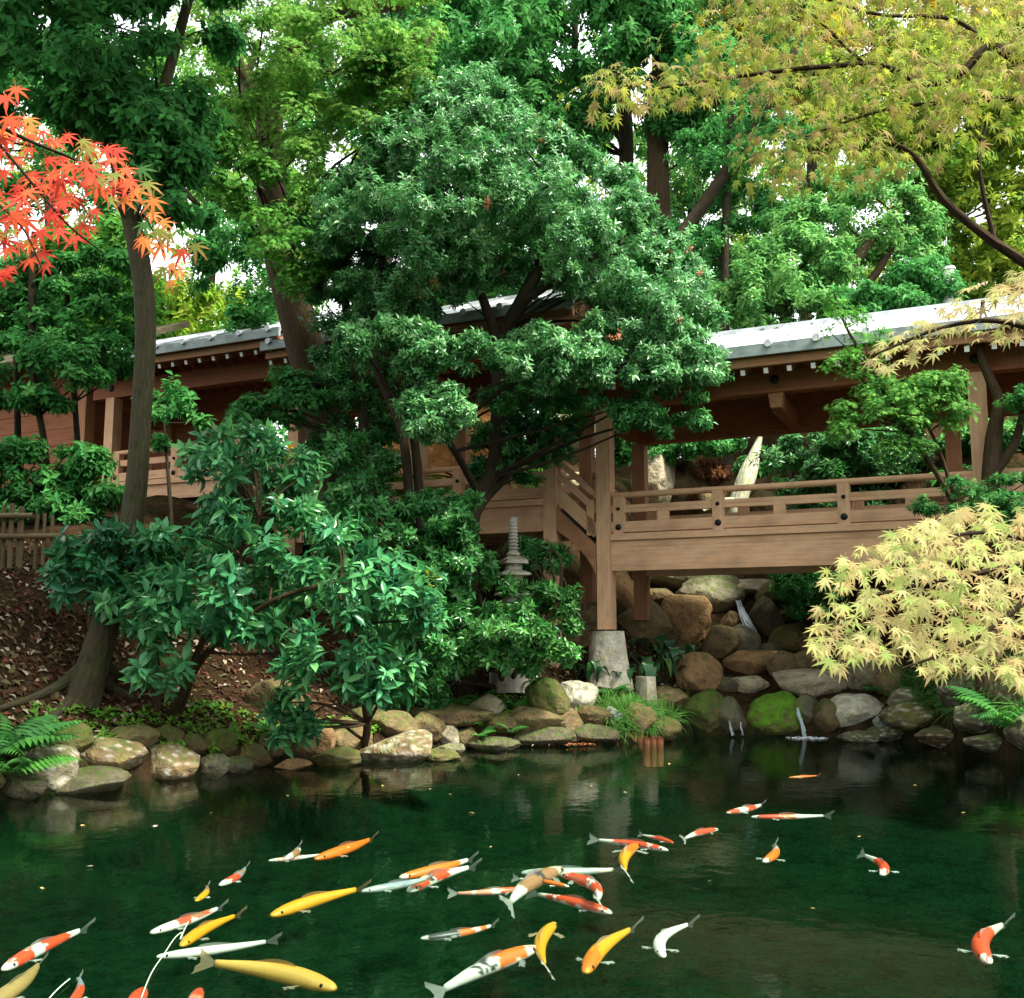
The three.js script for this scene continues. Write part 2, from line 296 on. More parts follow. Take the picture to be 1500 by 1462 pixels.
// a tree or shrub: trunks = [[px, py, D, radius in px], ...] polylines; crowns = list of foliage specs
function tree({ name, label, category = 'tree', group, seed, base, trunks = [], bark = M.bark, crowns = [], seg = 9, twigs = 0.5 }) {
  const r = rng(seed), T0 = trunks.map(t => t.map(([px, py, D, w]) => { const p = D ? P(px, py, D) : hit(px, py).add(V(0, 0.02, 0)); return [p, w * -p.z / F]; }));
  T0.forEach((t, i) => { // stems stand in the ground; side limbs start on the trunk
    const [b, w] = t[0], g = height(b.x, -b.z); if (i && T0.slice(0, i).some(u => u.some((q, k) => { const a = u[k + 1]; if (!a) return q[0].distanceTo(b) < 0.5; const l = new THREE.Line3(q[0], a[0]).closestPointToPoint(b, true, V()); return l.distanceTo(b) < 0.5; }))) return;
    if (b.y > g - 0.02) t.unshift([V(b.x - (t[1][0].x - b.x) * 0.15, g - 0.15, b.z), w * 1.1]);
  });
  const pos = base || T0[0][0][0].clone();
  const o = thing(name, label, category, pos, group), gs = T0.map((t, i) => limb(t.map(q => q[0]), t.map(q => q[1]), i ? 7 : seg, 0.12, seed + i));
  const joints = T0.flatMap(t => { const c = new THREE.CatmullRomCurve3(t.map(q => q[0]), false, 'centripetal'); return [0.35, 0.5, 0.65, 0.8, 0.9, 1].map(k => c.getPoint(k)); });
  crowns.forEach((k, ci) => {
    const puffs = k.puffs || clumps(r, k.poly, k.D, k.half, k.n, k.r), geos = SPRIG[k.style], mats = leafMatrices(r, puffs, k.per, k);
    if (joints.length) for (const [c, R] of puffs) if (r() < (k.twigs ?? twigs)) {
      let best = joints[0], bd = 1e9; for (const j of joints) { const d = j.distanceTo(c) + (j.y > c.y ? 1.5 : 0); if (d < bd) { bd = d; best = j; } }
      if (bd < 0.15 || bd > (k.reach || 4)) continue;
      const m1 = best.clone().lerp(c, 0.5).add(V((r() - 0.5) * 0.2 * bd, (r() - 0.2) * 0.2 * bd, (r() - 0.5) * 0.2 * bd)), w = Math.min(0.045, 0.008 + 0.009 * bd) * (k.twig || 1);
      gs.push(limb([best, m1, c], [w, w * 0.7, w * 0.3], 5, 0, 1, 3));
    }
    if (k.single) { // the nearest shoots as parts of their own
      mats.sort((p, q) => q.elements[14] - p.elements[14]);
      mats.splice(0, k.single).forEach((m, i) => { const leaf = part(o, 'leaf_shoot', geos[i % geos.length], k.singleMats[i % k.singleMats.length], false); m.decompose(leaf.position, leaf.quaternion, leaf.scale); leaf.position.sub(o.position); });
    }
    const c = part(o, 'crown', baked(geos, mats, mats.map(() => tint(r, k.a, k.b, k.odd)), () => Math.floor(r() * geos.length)), k.mat); c.userData.kind = 'stuff';
  });
  if (gs.length) part(o, 'trunk', merge(gs), bark);
  return o;
}

// ---------------------------------------------------------------- ground, pond
const shorePx = [[-500, 1262], [-200, 1212], [0, 1174], [100, 1162], [200, 1148], [300, 1134], [400, 1121], [480, 1112], [560, 1106], [650, 1098], [760, 1095], [880, 1092], [960, 1087], [1010, 1078], [1180, 1080], [1260, 1084], [1340, 1089], [1400, 1100], [1500, 1120], [1700, 1145], [2000, 1170]];
const shore = shorePx.map(([x, y]) => { const p = onLevel(x, y); return [p.x, -p.z]; }).sort((a, b) => a[0] - b[0]);
const shoreD = X => interp(shore, X);
const profL = [[-4, -0.85], [-1.2, -0.75], [-0.3, -0.4], [0, -0.08], [0.3, 0.26], [1.2, 0.5], [3, 1.15], [6.5, 2.6], [9, 3.4], [14, 4.4], [30, 7], [60, 9], [120, 10]];
const profR = [[-4, -0.85], [-1.2, -0.75], [-0.3, -0.4], [0, -0.08], [0.25, 0.4], [0.9, 0.6], [1.7, 0.85], [3, 1.7], [4.2, 2.5], [5.6, 3.6], [7.5, 4.9], [12, 6.3], [30, 8.5], [60, 10], [120, 11]];
function height(X, D) {
  if (D < 5) return interp([[-100, 0.6], [0, 0.2], [1.6, 0.15], [2.4, -0.3], [3.2, -0.85]], D) + 0.03 * fbm(X, D, 3, 3);
  const d = D - shoreD(X), t = smooth(-2.6, 0.8, X), h = lerp(interp(profL, d), interp(profR, d), t);
  const side = smooth(8, 30, Math.abs(X)) * clamp(d * 0.06, 0, 2);
  return h + side + clamp(d, 0.2, 1.5) * 0.16 * fbm(X * 0.9, D * 0.9, 7, 4) + 0.03 * fbm(X * 4, D * 4, 1, 2);
}
function hit(px, py, level = 0, from = 5.5) { // first ground or water met by a line of sight
  for (let D = from; D < 70; D += 0.04) { const p = P(px, py, D), h = Math.max(level, height(p.x, D)); if (p.y <= h) return V(p.x, h, -D); }
  return P(px, py, 70);
}
{
  const xs = [], ds = [];
  for (let x = -70; x < -15; x += 2.5) xs.push(x); for (let x = -15; x < 15; x += 0.16) xs.push(x); for (let x = 15; x <= 70; x += 2.5) xs.push(x);
  for (let d = -12; d < 8; d += 1) ds.push(d); for (let d = 8; d < 24; d += 0.16) ds.push(d); for (let d = 24; d <= 120; d += 2) ds.push(d);
  const pos = [], col = [], uv = [], idx = [], nx = xs.length;
  for (const d of ds) for (const x of xs) {
    const y = height(x, d); pos.push(x, y, -d); uv.push(x * 0.8, d * 0.8);
    const mo = smooth(0.05, 0.22, fbm(x * 0.8, d * 0.8, 5, 4)), red = 0.5 + 0.9 * fbm(x * 0.5 + 9, d * 0.5, 2, 3);
    const soil = [0.034 + 0.01 * red, 0.023 + 0.003 * red, 0.013], moss = [0.02, 0.026, 0.008], silt = [0.0022, 0.0125, 0.0048], k = y < -0.02 ? 1 : 0;
    col.push(...[0, 1, 2].map(c => k ? silt[c] : lerp(soil[c], moss[c], mo * 0.75)));
  }
  for (let j = 0; j < ds.length - 1; j++) for (let i = 0; i < nx - 1; i++) { const q = j * nx + i; idx.push(q, q + 1, q + nx, q + 1, q + nx + 1, q + nx); }
  solo('ground', makeGeo(pos, idx, col, uv), M.soil, 'brown leaf strewn garden bank and hillside round the pond', 'ground', null, null, 'structure');
  const w = new THREE.PlaneGeometry(60, 26, 1, 1); w.rotateX(-Math.PI / 2); const wu = w.attributes.uv, wp = w.attributes.position;
  for (let i = 0; i < wu.count; i++) wu.setXY(i, wp.getX(i) * 0.55, wp.getZ(i) * 0.55);
  solo('pond_water', w, phys({ color: C(0.8, 0.91, 0.82), roughness: 0.06, transmission: 1, thickness: 0, ior: 1.33, specularIntensity: 0.5, bumpMap: T.ripple, bumpScale: 0.0025, side: THREE.DoubleSide }), 'still dark green pond water', 'water', V(0, 0, -11), null, 'structure');
}

// ---------------------------------------------------------------- boulders
const ROCK = { tan: [0.19, 0.14, 0.073], orange: [0.32, 0.2, 0.1], grey: [0.22, 0.2, 0.14], pale: [0.42, 0.41, 0.33], brown: [0.12, 0.082, 0.044], olive: [0.12, 0.105, 0.042], dark: [0.11, 0.1, 0.065], blue: [0.2, 0.24, 0.23], cream: [0.4, 0.35, 0.25] };
function rockGeo(seed, sx, sy, sz, col, moss = 0, cuts = 5, lichen = 0) {
  cuts += 3;
  const r = rng(seed * 131 + 7); let g = new THREE.IcosahedronGeometry(1, 7); g.deleteAttribute('uv'); g.deleteAttribute('normal'); g = mergeVertices(g, 1e-4);
  const p = g.attributes.position, q = V(), planes = []; for (let i = 0; i < cuts; i++) planes.push([V(r() - 0.5, (r() - 0.45), r() - 0.5).normalize(), 0.62 + 0.25 * r()]);
  const cols = [], mc = [0.055, 0.1, 0.016], bright = moss > 1;
  for (let i = 0; i < p.count; i++) {
    q.fromBufferAttribute(p, i).normalize(); const d = q.clone();
    let k = 1 + 0.34 * fbm(d.x * 1.1 + seed * 3.1, d.y * 1.1, d.z * 1.1, 3) + 0.12 * fbm(d.x * 4 + seed, d.y * 4, d.z * 4, 3) - 0.07 * Math.abs(fbm(d.x * 3 + seed * 5, d.y * 6, d.z * 3, 3)); q.multiplyScalar(k);
    for (const [n, h] of planes) { const e = q.dot(n) - h; if (e > 0) q.addScaledVector(n, -e * 0.88); }
    p.setXYZ(i, q.x * sx, q.y * sy, q.z * sz);
    const v = 0.82 + 0.5 * (fbm(d.x * 2.5 + seed, d.y * 2.5, d.z * 2.5, 3) + 0.25), f = fbm(d.x * 4.6 + 5, d.y * 4.6 + seed, d.z * 4.6, 5), m = moss ? smooth(0.2 - 0.34 * moss, 0.52 - 0.3 * moss, f + 0.25 * d.y) * Math.min(1, 0.45 + 0.5 * moss) : 0, li = lichen ? smooth(0.1, 0.3, fbm(d.x * 7, d.y * 7 + seed * 2, d.z * 7, 4) + 0.1 * lichen) : 0;
    for (let c = 0; c < 3; c++) { let b = col[c] * v; b = lerp(b, [0.62, 0.61, 0.55][c], li * 0.6); cols.push(lerp(b, (bright ? [0.075, 0.19, 0.012][c] : mc[c]) * (0.7 + 0.6 * v), m)); }
  }
  g.setAttribute('color', new THREE.Float32BufferAttribute(cols, 3)); g.computeVertexNormals(); return boxUV(g, 1.1);
}
let rockSeed = 3;
function rock(px, py, rx, ry, type, label, group, { moss = 0.35, wet = false, D, lichen = 0, cuts = 5, tilt = 0, deep = 0.8 } = {}) {
  const b = hit(px, py + ry * 0.75, 0), d = D || -b.z + rx * deep * 0.5 * -b.z / F, c = P(px, py, d), k = d / F * 1.06, s = rockSeed++;
  const g = rockGeo(s, rx * k * 1.1, ry * k * 1.12, Math.max(rx * deep, ry) * k, ROCK[type], moss, cuts, lichen); g.rotateZ(tilt);
  const m = solo('boulder', g, wet ? M.rockWet : M.rock, label, 'boulder', c, group); return m;
}
const TONE = { tan: 'tan', orange: 'orange tan', grey: 'grey', pale: 'pale', brown: 'brown', olive: 'olive', dark: 'dull dark', blue: 'bluish', cream: 'cream' }, bulk = (a, b) => a > 2.4 * b ? 'low flat' : a < b ? 'upright' : a < 22 ? 'small' : a < 33 ? 'medium sized' : 'large';
const kin = (f, t, a, b, g) => { const w = `${bulk(a, b)} ${TONE[t]}`; return [f.replace('#', w), `${w} ${g}`]; };
const LB = 'mossy boulders edging the leaf strewn bank', lbl = '# mossy boulder in the row edging the leaf strewn bank';
rock(65, 1118, 46, 32, 'grey', 'large grey green boulder beside the fern at the shaded end of the bank', null, { moss: 0.6, lichen: 0.3 });
rock(160, 1105, 52, 22, 'tan', 'broad flat topped tan slab boulder in the bank edging', null, { moss: 0.5, lichen: 0.1, tilt: -0.1 });
rock(243, 1120, 44, 25, 'tan', 'large smooth oval tan boulder at the water edge below the bank', null, { moss: 0.35, lichen: 0.1, cuts: 2 });
for (const [x, y, a, b, t, m] of [[98, 1086, 34, 23, 'olive', 0.6], [198, 1082, 34, 17, 'tan', 0.4], [251, 1080, 24, 15, 'olive', 0.5], [313, 1122, 22, 15, 'grey', 0.5], [280, 1092, 20, 14, 'brown', 0.6], [365, 1108, 28, 16, 'brown', 0.6], [395, 1092, 24, 18, 'brown', 0.5], [350, 1122, 24, 12, 'dark', 0.5], [20, 1150, 40, 20, 'dark', 0.5], [-40, 1140, 40, 26, 'olive', 0.5], [30, 1098, 30, 18, 'olive', 0.6]]) rock(x, y, a, b, t, ...kin(lbl, t, a, b, LB), { moss: m + 0.15, lichen: 0 });
rock(322, 1090, 22, 19, 'olive', 'small boulder wholly furred with olive moss in the bank edging', null, { moss: 0.95, cuts: 2 });
rock(125, 1146, 60, 18, 'dark', 'long dark wet boulder lying in the water below the tan slab', null, { moss: 0.4, wet: true });
rock(456, 1092, 30, 24, 'orange', 'golden round boulder with a hollow face at the waterline', null, { moss: 0.2, cuts: 3, tilt: 0.4 });
rock(507, 1082, 32, 25, 'tan', 'tan boulder behind the thin stem rising from the water', null, { moss: 0.4 });
rock(492, 1111, 32, 14, 'olive', 'low olive boulder at the waterline under the golden one', null, { moss: 0.6, wet: true });
rock(430, 1121, 24, 8, 'orange', 'flat rust coloured stone just above the water', null, { moss: 0 });
rock(402, 1030, 36, 30, 'brown', 'big brown boulder in the shade under the glossy shrub', null, { moss: 0.3 });
rock(587, 1097, 52, 23, 'tan', 'wide boulder crusted with white lichen at the water edge', null, { moss: 0.35, lichen: 1.2, tilt: 0.12 });
const MB = 'stones piled in the middle of the shore', mbl = '# stone piled in the ferny middle of the shore';
for (const [x, y, a, b, t, m] of [[575, 1063, 38, 18, 'tan', 0.35], [622, 1066, 27, 20, 'tan', 0.3], [655, 1080, 16, 19, 'cream', 0.2], [682, 1082, 17, 15, 'tan', 0.3], [640, 1108, 28, 9, 'olive', 0.5], [655, 1046, 60, 16, 'brown', 0.5], [712, 1038, 26, 19, 'grey', 0.3], [735, 1062, 26, 16, 'brown', 0.5], [780, 1052, 48, 17, 'tan', 0.4], [790, 1078, 48, 16, 'dark', 0.5], [866, 1047, 24, 15, 'brown', 0.3], [866, 1076, 36, 14, 'dark', 0.4], [720, 1090, 36, 10, 'dark', 0.5], [540, 1050, 26, 14, 'brown', 0.5], [930, 1056, 27, 22, 'tan', 0.5], [975, 1024, 34, 15, 'tan', 0.2], [962, 1066, 30, 18, 'olive', 0.6], [660, 1098, 20, 8, 'grey', 0.4]]) rock(x, y, a, b, t, ...kin(mbl, t, a, b, MB), { moss: m + 0.12, lichen: 0 });
rock(803, 1028, 26, 34, 'olive', 'upright olive mossy stone leaning beside the pagoda foot', null, { moss: 0.9, tilt: 0.5, cuts: 2 });
rock(840, 1022, 32, 20, 'pale', 'pale grey boulder with white streaks beside the leaf litter', null, { moss: 0.3, lichen: 0.7, tilt: 0.15 });
rock(826, 1058, 26, 19, 'tan', 'smooth angular tan stone under the pale boulder', null, { moss: 0.1, cuts: 6 });
rock(896, 1052, 17, 15, 'blue', 'small bluish stone above the log piles', null, { moss: 0.2, lichen: 0.4 });
rock(1028, 1043, 33, 30, 'olive', 'rounded olive mossy boulder beside the small trickle', null, { moss: 1, cuts: 2 });
rock(1136, 1047, 37, 29, 'olive', 'bright green moss covered boulder between the two trickles', null, { moss: 1.25, cuts: 1 });
rock(1212, 1050, 22, 24, 'brown', 'brown mossy stone beside the lower waterfall', null, { moss: 0.55, wet: true });
rock(1248, 1046, 46, 26, 'pale', 'pale cracked boulder with tan stains at the water edge', null, { moss: 0.12, lichen: 0.8, cuts: 8 });
rock(1294, 1060, 16, 13, 'blue', 'small blue green stone against the pale cracked boulder', null, { moss: 0.2 });
rock(1070, 1050, 22, 24, 'dark', 'black wet stone behind the small trickle', null, { moss: 0.3, wet: true });
rock(1178, 1040, 20, 20, 'dark', 'dark wet stone behind the lower waterfall', null, { moss: 0.4, wet: true });
const RB = 'boulders edging the shore below the yellow maple', rbl = '# shaded boulder edging the shore below the yellow maple';
for (const [x, y, a, b, t] of [[1350, 1051, 50, 20, 'olive'], [1442, 1050, 46, 20, 'dark'], [1306, 1076, 34, 12, 'dark'], [1390, 1080, 40, 14, 'brown'], [1262, 1080, 30, 9, 'dark'], [1460, 1088, 40, 14, 'dark'], [1520, 1070, 40, 26, 'dark'], [1340, 1022, 40, 18, 'grey'], [1420, 1010, 40, 26, 'dark'], [1490, 1015, 34, 26, 'brown']]) rock(x, y, a, b, t, ...kin(rbl, t, a, b, RB), { moss: 0.45, lichen: 0.2 });
const WB = 'rocks stepping up to the upper waterfall', wbl = '# rock in the steps climbing to the upper waterfall';
rock(1026, 987, 34, 28, 'orange', 'rounded orange tan boulder beside the broad dark leaves', null, { moss: 0.05, cuts: 4 });
rock(1100, 972, 42, 22, 'orange', 'orange tan boulder with an undercut base in midstream', null, { moss: 0.05, cuts: 5 });
rock(1183, 1002, 52, 19, 'cream', 'long smooth cream boulder above the lower waterfall', null, { moss: 0.05, cuts: 3 });
rock(1268, 975, 34, 42, 'grey', 'tall rounded grey tan boulder under the yellow maple leaves', null, { moss: 0.15, cuts: 3 });
rock(1040, 872, 44, 30, 'grey', 'big mossy overhanging boulder beside the upper waterfall', null, { moss: 0.55, cuts: 3 });
rock(1090, 860, 52, 14, 'cream', 'pale flat ledge rock at the lip of the upper waterfall', null, { moss: 0.05 });
rock(1168, 936, 40, 22, 'olive', 'dark flat topped block of rock beside the stream', null, { moss: 0.4, cuts: 8 });
for (const [x, y, a, b, t, m] of [[940, 915, 38, 32, 'tan', 0.1], [1004, 908, 32, 42, 'orange', 0.1], [1055, 945, 27, 25, 'tan', 0.1], [1090, 942, 20, 24, 'grey', 0.1], [1096, 1004, 28, 13, 'cream', 0.1], [1065, 1004, 18, 12, 'dark', 0.2], [1155, 976, 27, 21, 'tan', 0.1], [1188, 968, 28, 18, 'tan', 0.1], [1315, 1000, 30, 22, 'tan', 0.1], [1005, 850, 50, 20, 'grey', 0.3], [1072, 912, 15, 14, 'tan', 0.1], [965, 878, 32, 16, 'brown', 0.2], [1140, 872, 32, 18, 'olive', 0.4], [1160, 902, 34, 10, 'brown', 0.2], [870, 905, 24, 20, 'tan', 0.1], [850, 935, 22, 18, 'tan', 0.2], [1125, 905, 22, 30, 'dark', 0.1], [980, 945, 30, 20, 'tan', 0.2], [1220, 940, 40, 30, 'brown', 0.3], [1130, 960, 20, 16, 'dark', 0.1], [1230, 890, 44, 26, 'brown', 0.4]]) rock(x, y, a, b, t, ...kin(wbl, t, a, b, WB), { moss: m, cuts: 5 });
const HB = 'rocks on the hillside seen through the bridge', hbl = '# weathered rock on the hillside seen through the bridge railing';
for (const [x, y, a, b, t, m, D] of [[955, 700, 30, 48, 'cream', 0.4, 20.5], [1000, 720, 40, 40, 'brown', 0.2, 21], [1050, 735, 34, 26, 'tan', 0.2, 20.5], [1180, 750, 40, 20, 'tan', 0.3, 20.5], [1120, 745, 30, 24, 'brown', 0.3, 21]]) rock(x, y, a, b, t, ...kin(hbl, t, a, b, HB), { moss: m, D });
rock(835, 645, 44, 34, 'grey', 'pale grey green rock face seen above the stair rails', null, { moss: 0.5, D: 20.5 });
rock(846, 715, 26, 24, 'cream', 'round pale yellow rock seen through the stair rails', null, { moss: 0.5, D: 19.5 });

// ---------------------------------------------------------------- running water
{
  const wm = phys({ color: C(0.75, 0.83, 0.86), roughness: 0.5, transmission: 0.6, thickness: 0, side: THREE.DoubleSide });
  const fall = (name, label, paths) => { const gs = paths.map(([pts, w]) => { const r = rng(pts[0][0]); return limb(pts.map(([x, y, D]) => P(x, y, D)), pts.map(() => w * (0.7 + 0.6 * r()) * pts[0][2] / F), 6, 0.6, pts[0][0], 8); }); return solo(name, merge(gs), wm, label, 'waterfall', null, null, 'structure'); };
  const d0 = -hit(1172, 1076, 0).z - 0.12, d1 = -hit(1100, 955, 0).z - 0.25;
  const strands = (pts, n, spread, w, seed) => { const q = rng(seed); return Array.from({ length: n }, () => { const o = (q() - 0.5) * 2, k = 0.5 + 0.8 * q(), a = Math.floor(q() * 2), e = pts.length - Math.floor(q() * 2); return [pts.slice(a, e).map(([x, y, D], i) => [x + o * spread * (0.35 + 0.65 * (i + a) / (pts.length - 1)) + (q() - 0.5) * spread * 0.5, y + (q() - 0.5) * 2, D + (q() - 0.5) * 0.05]), w * k]; }); };
  fall('waterfall', 'thin white jet of water falling into the pond', strands([[1169, 1037, d0 + 0.12], [1170, 1046, d0], [1174, 1058, d0 - 0.02], [1177, 1070, d0 - 0.04], [1180, 1081, d0 - 0.06]], 12, 3.2, 1.1, 5));
  fall('waterfall', 'upper waterfall sliding between dark rocks under the bridge', strands([[1081, 880, d1 + 0.95], [1084, 890, d1 + 0.78], [1090, 904, d1 + 0.58], [1098, 920, d1 + 0.42], [1106, 938, d1 + 0.26], [1112, 954, d1 + 0.1]], 20, 8, 0.8, 6));
  fall('waterfall', 'small trickles running down the black stone by the pond', [...strands([[1068, 1056, d0 + 0.15], [1070, 1064, d0 + 0.05], [1072, 1070, d0 + 0.01], [1074, 1077, d0]], 5, 2.5, 0.7, 7), ...strands([[1085, 1058, d0 + 0.12], [1086, 1065, d0 + 0.04], [1087, 1071, d0 + 0.01], [1088, 1077, d0]], 4, 2, 0.6, 8)]);
  const fo = onLevel(1182, 1081, 0.012), fg = []; const r = rng(91);
  for (let i = 0; i < 150; i++) { const a = r() * 6.28, d = Math.sqrt(r()), s = 0.006 + 0.014 * r() * (1 - d * 0.6), g = new THREE.SphereGeometry(s, 6, 4); g.scale(1.4, 0.35, 1); g.translate(Math.cos(a) * d * 0.3, 0, Math.sin(a) * d * 0.22); fg.push(g); }
  solo('waterfall_foam', merge(fg), std({ color: C(0.8, 0.85, 0.87), roughness: 0.6 }), 'white foam where the jet meets the pond', 'foam', fo, null, 'stuff');
}

// ---------------------------------------------------------------- covered gallery: local x along it, local z towards the pond
const G0 = V(1.48, 0, -16), GA = -Math.atan2(0.4244, 0.9055), WID = 1.6;
const gx = (s, z = 0) => V(G0.x + Math.cos(GA) * s + Math.sin(GA) * z, 0, G0.z - Math.sin(GA) * s + Math.cos(GA) * z);
function gal(name, label, category, s) { const p = gx(s), o = thing(name, label, category, V(p.x, 0, p.z)); o.rotation.y = GA; o.userData.s = undefined; delete o.userData.s; return o; }
const lp = (o, name, geo, mat) => part(o, name, geo, mat, false);
function rib(len, x, y, z, slope, r0, flip) { const g = new THREE.CylinderGeometry(r0, r0, len, 8); g.rotateX(Math.PI / 2 + (flip ? slope : -slope)); g.translate(x, y, z); return g; }
const boss = (o, x, y, z, r) => { const g = new THREE.LatheGeometry([[0, 0.035], [r * 0.45, 0.035], [r * 0.55, 0.02], [r * 0.85, 0.02], [r, 0.004], [r, -0.02]].map(([a, b]) => new THREE.Vector2(Math.max(a, 1e-4), b)), 16); g.rotateX(Math.PI / 2); g.translate(x, y, z); return lp(o, 'iron_boss', g, M.iron); };
function roof(o, x0, x1, eave, { ribs = 0.66, half = 1.55, rise = 0.66 } = {}) { // eave = underside of the metal edge at the front
  const zc = -WID / 2, sl = Math.atan2(rise, half), len = Math.hypot(half, rise) + 0.02, top = eave + 0.17, L0 = x1 - x0, xm = (x0 + x1) / 2;
  for (const f of [1, -1]) {
    const slab = box(L0, 0.07, len, 0, 0, 0); slab.rotateX(f * sl); slab.translate(xm, top + rise / 2 - 0.035, zc + f * half / 2); const rf = lp(o, 'roof_slope', slab, M.roof);
    lp(o, 'eave_edge', span(x0, x1, eave, top - 0.005, zc + f * half - 0.03, zc + f * half + 0.03), M.fascia);
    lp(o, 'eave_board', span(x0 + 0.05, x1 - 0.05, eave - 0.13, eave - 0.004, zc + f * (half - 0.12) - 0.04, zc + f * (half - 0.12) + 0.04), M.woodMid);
    for (let x = x0 + 0.2; x < x1; x += ribs) {
      const g = rib(len, x, top + rise / 2 + 0.012, zc + f * half / 2, sl, 0.035, f > 0); lp(o, 'roof_batten', g, M.roof);
      const c = new THREE.CylinderGeometry(0.055, 0.055, 0.05, 14); c.rotateX(Math.PI / 2); c.translate(x, top - 0.015, zc + f * (half + 0.045)); lp(o, 'batten_cap', c, M.roof);
    }
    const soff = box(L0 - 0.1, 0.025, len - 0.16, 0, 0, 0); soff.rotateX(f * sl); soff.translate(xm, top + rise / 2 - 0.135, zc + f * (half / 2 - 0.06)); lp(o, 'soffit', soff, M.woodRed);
    for (let x = x0 + 0.12; x < x1 - 0.05; x += 0.33) {
      const rl = len - 0.2, g = box(0.06, 0.075, rl, 0, 0, 0); g.rotateX(f * sl * 0.92); g.translate(x, top + rise / 2 - 0.415, zc + f * (half / 2 - 0.08)); const raf = lp(o, 'rafter', g, M.woodMid);
      const t = box(0.062, 0.077, 0.012, 0, 0, 0); const zt = rl / 2 + 0.008; t.translate(0, 0, f * zt); t.rotateX(f * sl * 0.92); t.translate(x, top + rise / 2 - 0.415, zc + f * (half / 2 - 0.08)); lp(raf, 'painted_tip', t, M.tip);
    }
  }
  lp(o, 'ridge_cap', span(x0 - 0.04, x1 + 0.04, top + rise - 0.06, top + rise + 0.03, zc - 0.12, zc + 0.12), M.roof);
  for (const x of [x0, x1]) { const sh = new THREE.Shape([[-half, 0], [0, rise], [half, 0]].map(q => new THREE.Vector2(...q))), g = new THREE.ExtrudeGeometry(sh, { depth: 0.04, bevelEnabled: false }); g.rotateY(Math.PI / 2); g.translate(x === x0 ? x0 + 0.06 : x1 - 0.1, eave - 0.02, zc); lp(o, 'gable_board', boxUV(g), M.woodRed); }
}
function railing(o, x0, x1, y, balusters, struts, z = 0.05, back = true) { // y = underside of the deck edge
  const zs = back ? [z, -WID - z] : [z];
  for (const zz of zs) {
    const f = zz > 0 ? 1 : -1;
    lp(o, 'deck_edge', span(x0, x1, y, y + 0.1, zz - 0.1, zz + 0.1), M.woodPale);
    lp(o, 'bottom_rail', span(x0, x1, y + 0.125, y + 0.29, zz - 0.055, zz + 0.055), M.woodPale);
    lp(o, 'middle_rail', span(x0, x1, y + 0.43, y + 0.55, zz - 0.04, zz + 0.04), M.woodPale);
    const t = new THREE.CylinderGeometry(0.048, 0.048, x1 - x0, 10); t.rotateZ(Math.PI / 2); t.translate((x0 + x1) / 2, y + 0.71, zz); const uv = t.attributes.uv; for (let i = 0; i < uv.count; i++) uv.setXY(i, uv.getY(i) * (x1 - x0) * 0.7, uv.getX(i) * 0.4); lp(o, 'top_rail', t, M.woodPale);
    for (const x of balusters) { const b = lp(o, 'baluster', span(x - 0.085, x + 0.085, y + 0.102, y + 0.685, zz - 0.062, zz + 0.062), M.woodPale); if (f > 0) { boss(o, x, y + 0.205, zz + 0.064, 0.05); boss(o, x, y + 0.49, zz + 0.064, 0.03); } }
    for (const x of struts) lp(o, 'rail_strut', span(x - 0.085, x + 0.085, y + 0.292, y + 0.428, zz - 0.045, zz + 0.045), M.woodPale);
  }
}
function frame(o, x0, x1, deck, beamLo, beamHi, posts, backPosts, girder, foot) {
  lp(o, 'deck', span(x0, x1, deck + 0.02, deck + 0.09, -WID + 0.1, -0.06), M.woodMid);
  for (const [zz, mat] of [[0.0, M.woodPale], [-WID, M.woodPale]]) lp(o, 'girder', span(x0, x1, deck - girder, deck - 0.004, zz - 0.1, zz + 0.1), mat);
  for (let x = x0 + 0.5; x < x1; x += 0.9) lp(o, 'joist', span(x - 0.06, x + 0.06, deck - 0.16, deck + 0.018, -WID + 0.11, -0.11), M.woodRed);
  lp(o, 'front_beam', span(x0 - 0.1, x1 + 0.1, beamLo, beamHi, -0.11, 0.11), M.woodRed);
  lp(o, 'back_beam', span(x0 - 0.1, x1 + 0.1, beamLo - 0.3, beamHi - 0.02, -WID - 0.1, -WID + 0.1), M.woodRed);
  for (const x of posts) {
    const p0 = gx(o.userS + x), g = foot ? foot(x, 0) : height(p0.x, -p0.z) - 0.3;
    lp(o, 'post', span(x - 0.115, x + 0.115, g, beamLo - 0.003, -0.095, 0.135), M.woodPale);
    lp(o, 'tie_beam', span(x - 0.09, x + 0.09, beamLo - 0.26, beamLo - 0.02, -WID + 0.1, -0.1), M.woodRed);
    boss(o, x, (beamLo + beamHi) / 2 + 0.03, 0.113, 0.07);
  }
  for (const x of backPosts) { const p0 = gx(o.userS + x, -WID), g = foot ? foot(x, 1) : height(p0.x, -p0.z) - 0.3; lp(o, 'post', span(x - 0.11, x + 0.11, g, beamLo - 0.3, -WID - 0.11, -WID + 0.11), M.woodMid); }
}
const DB = 2.95, DM = 3.57, DL = 4.42; // undersides of the deck edges: bridge, middle, upper
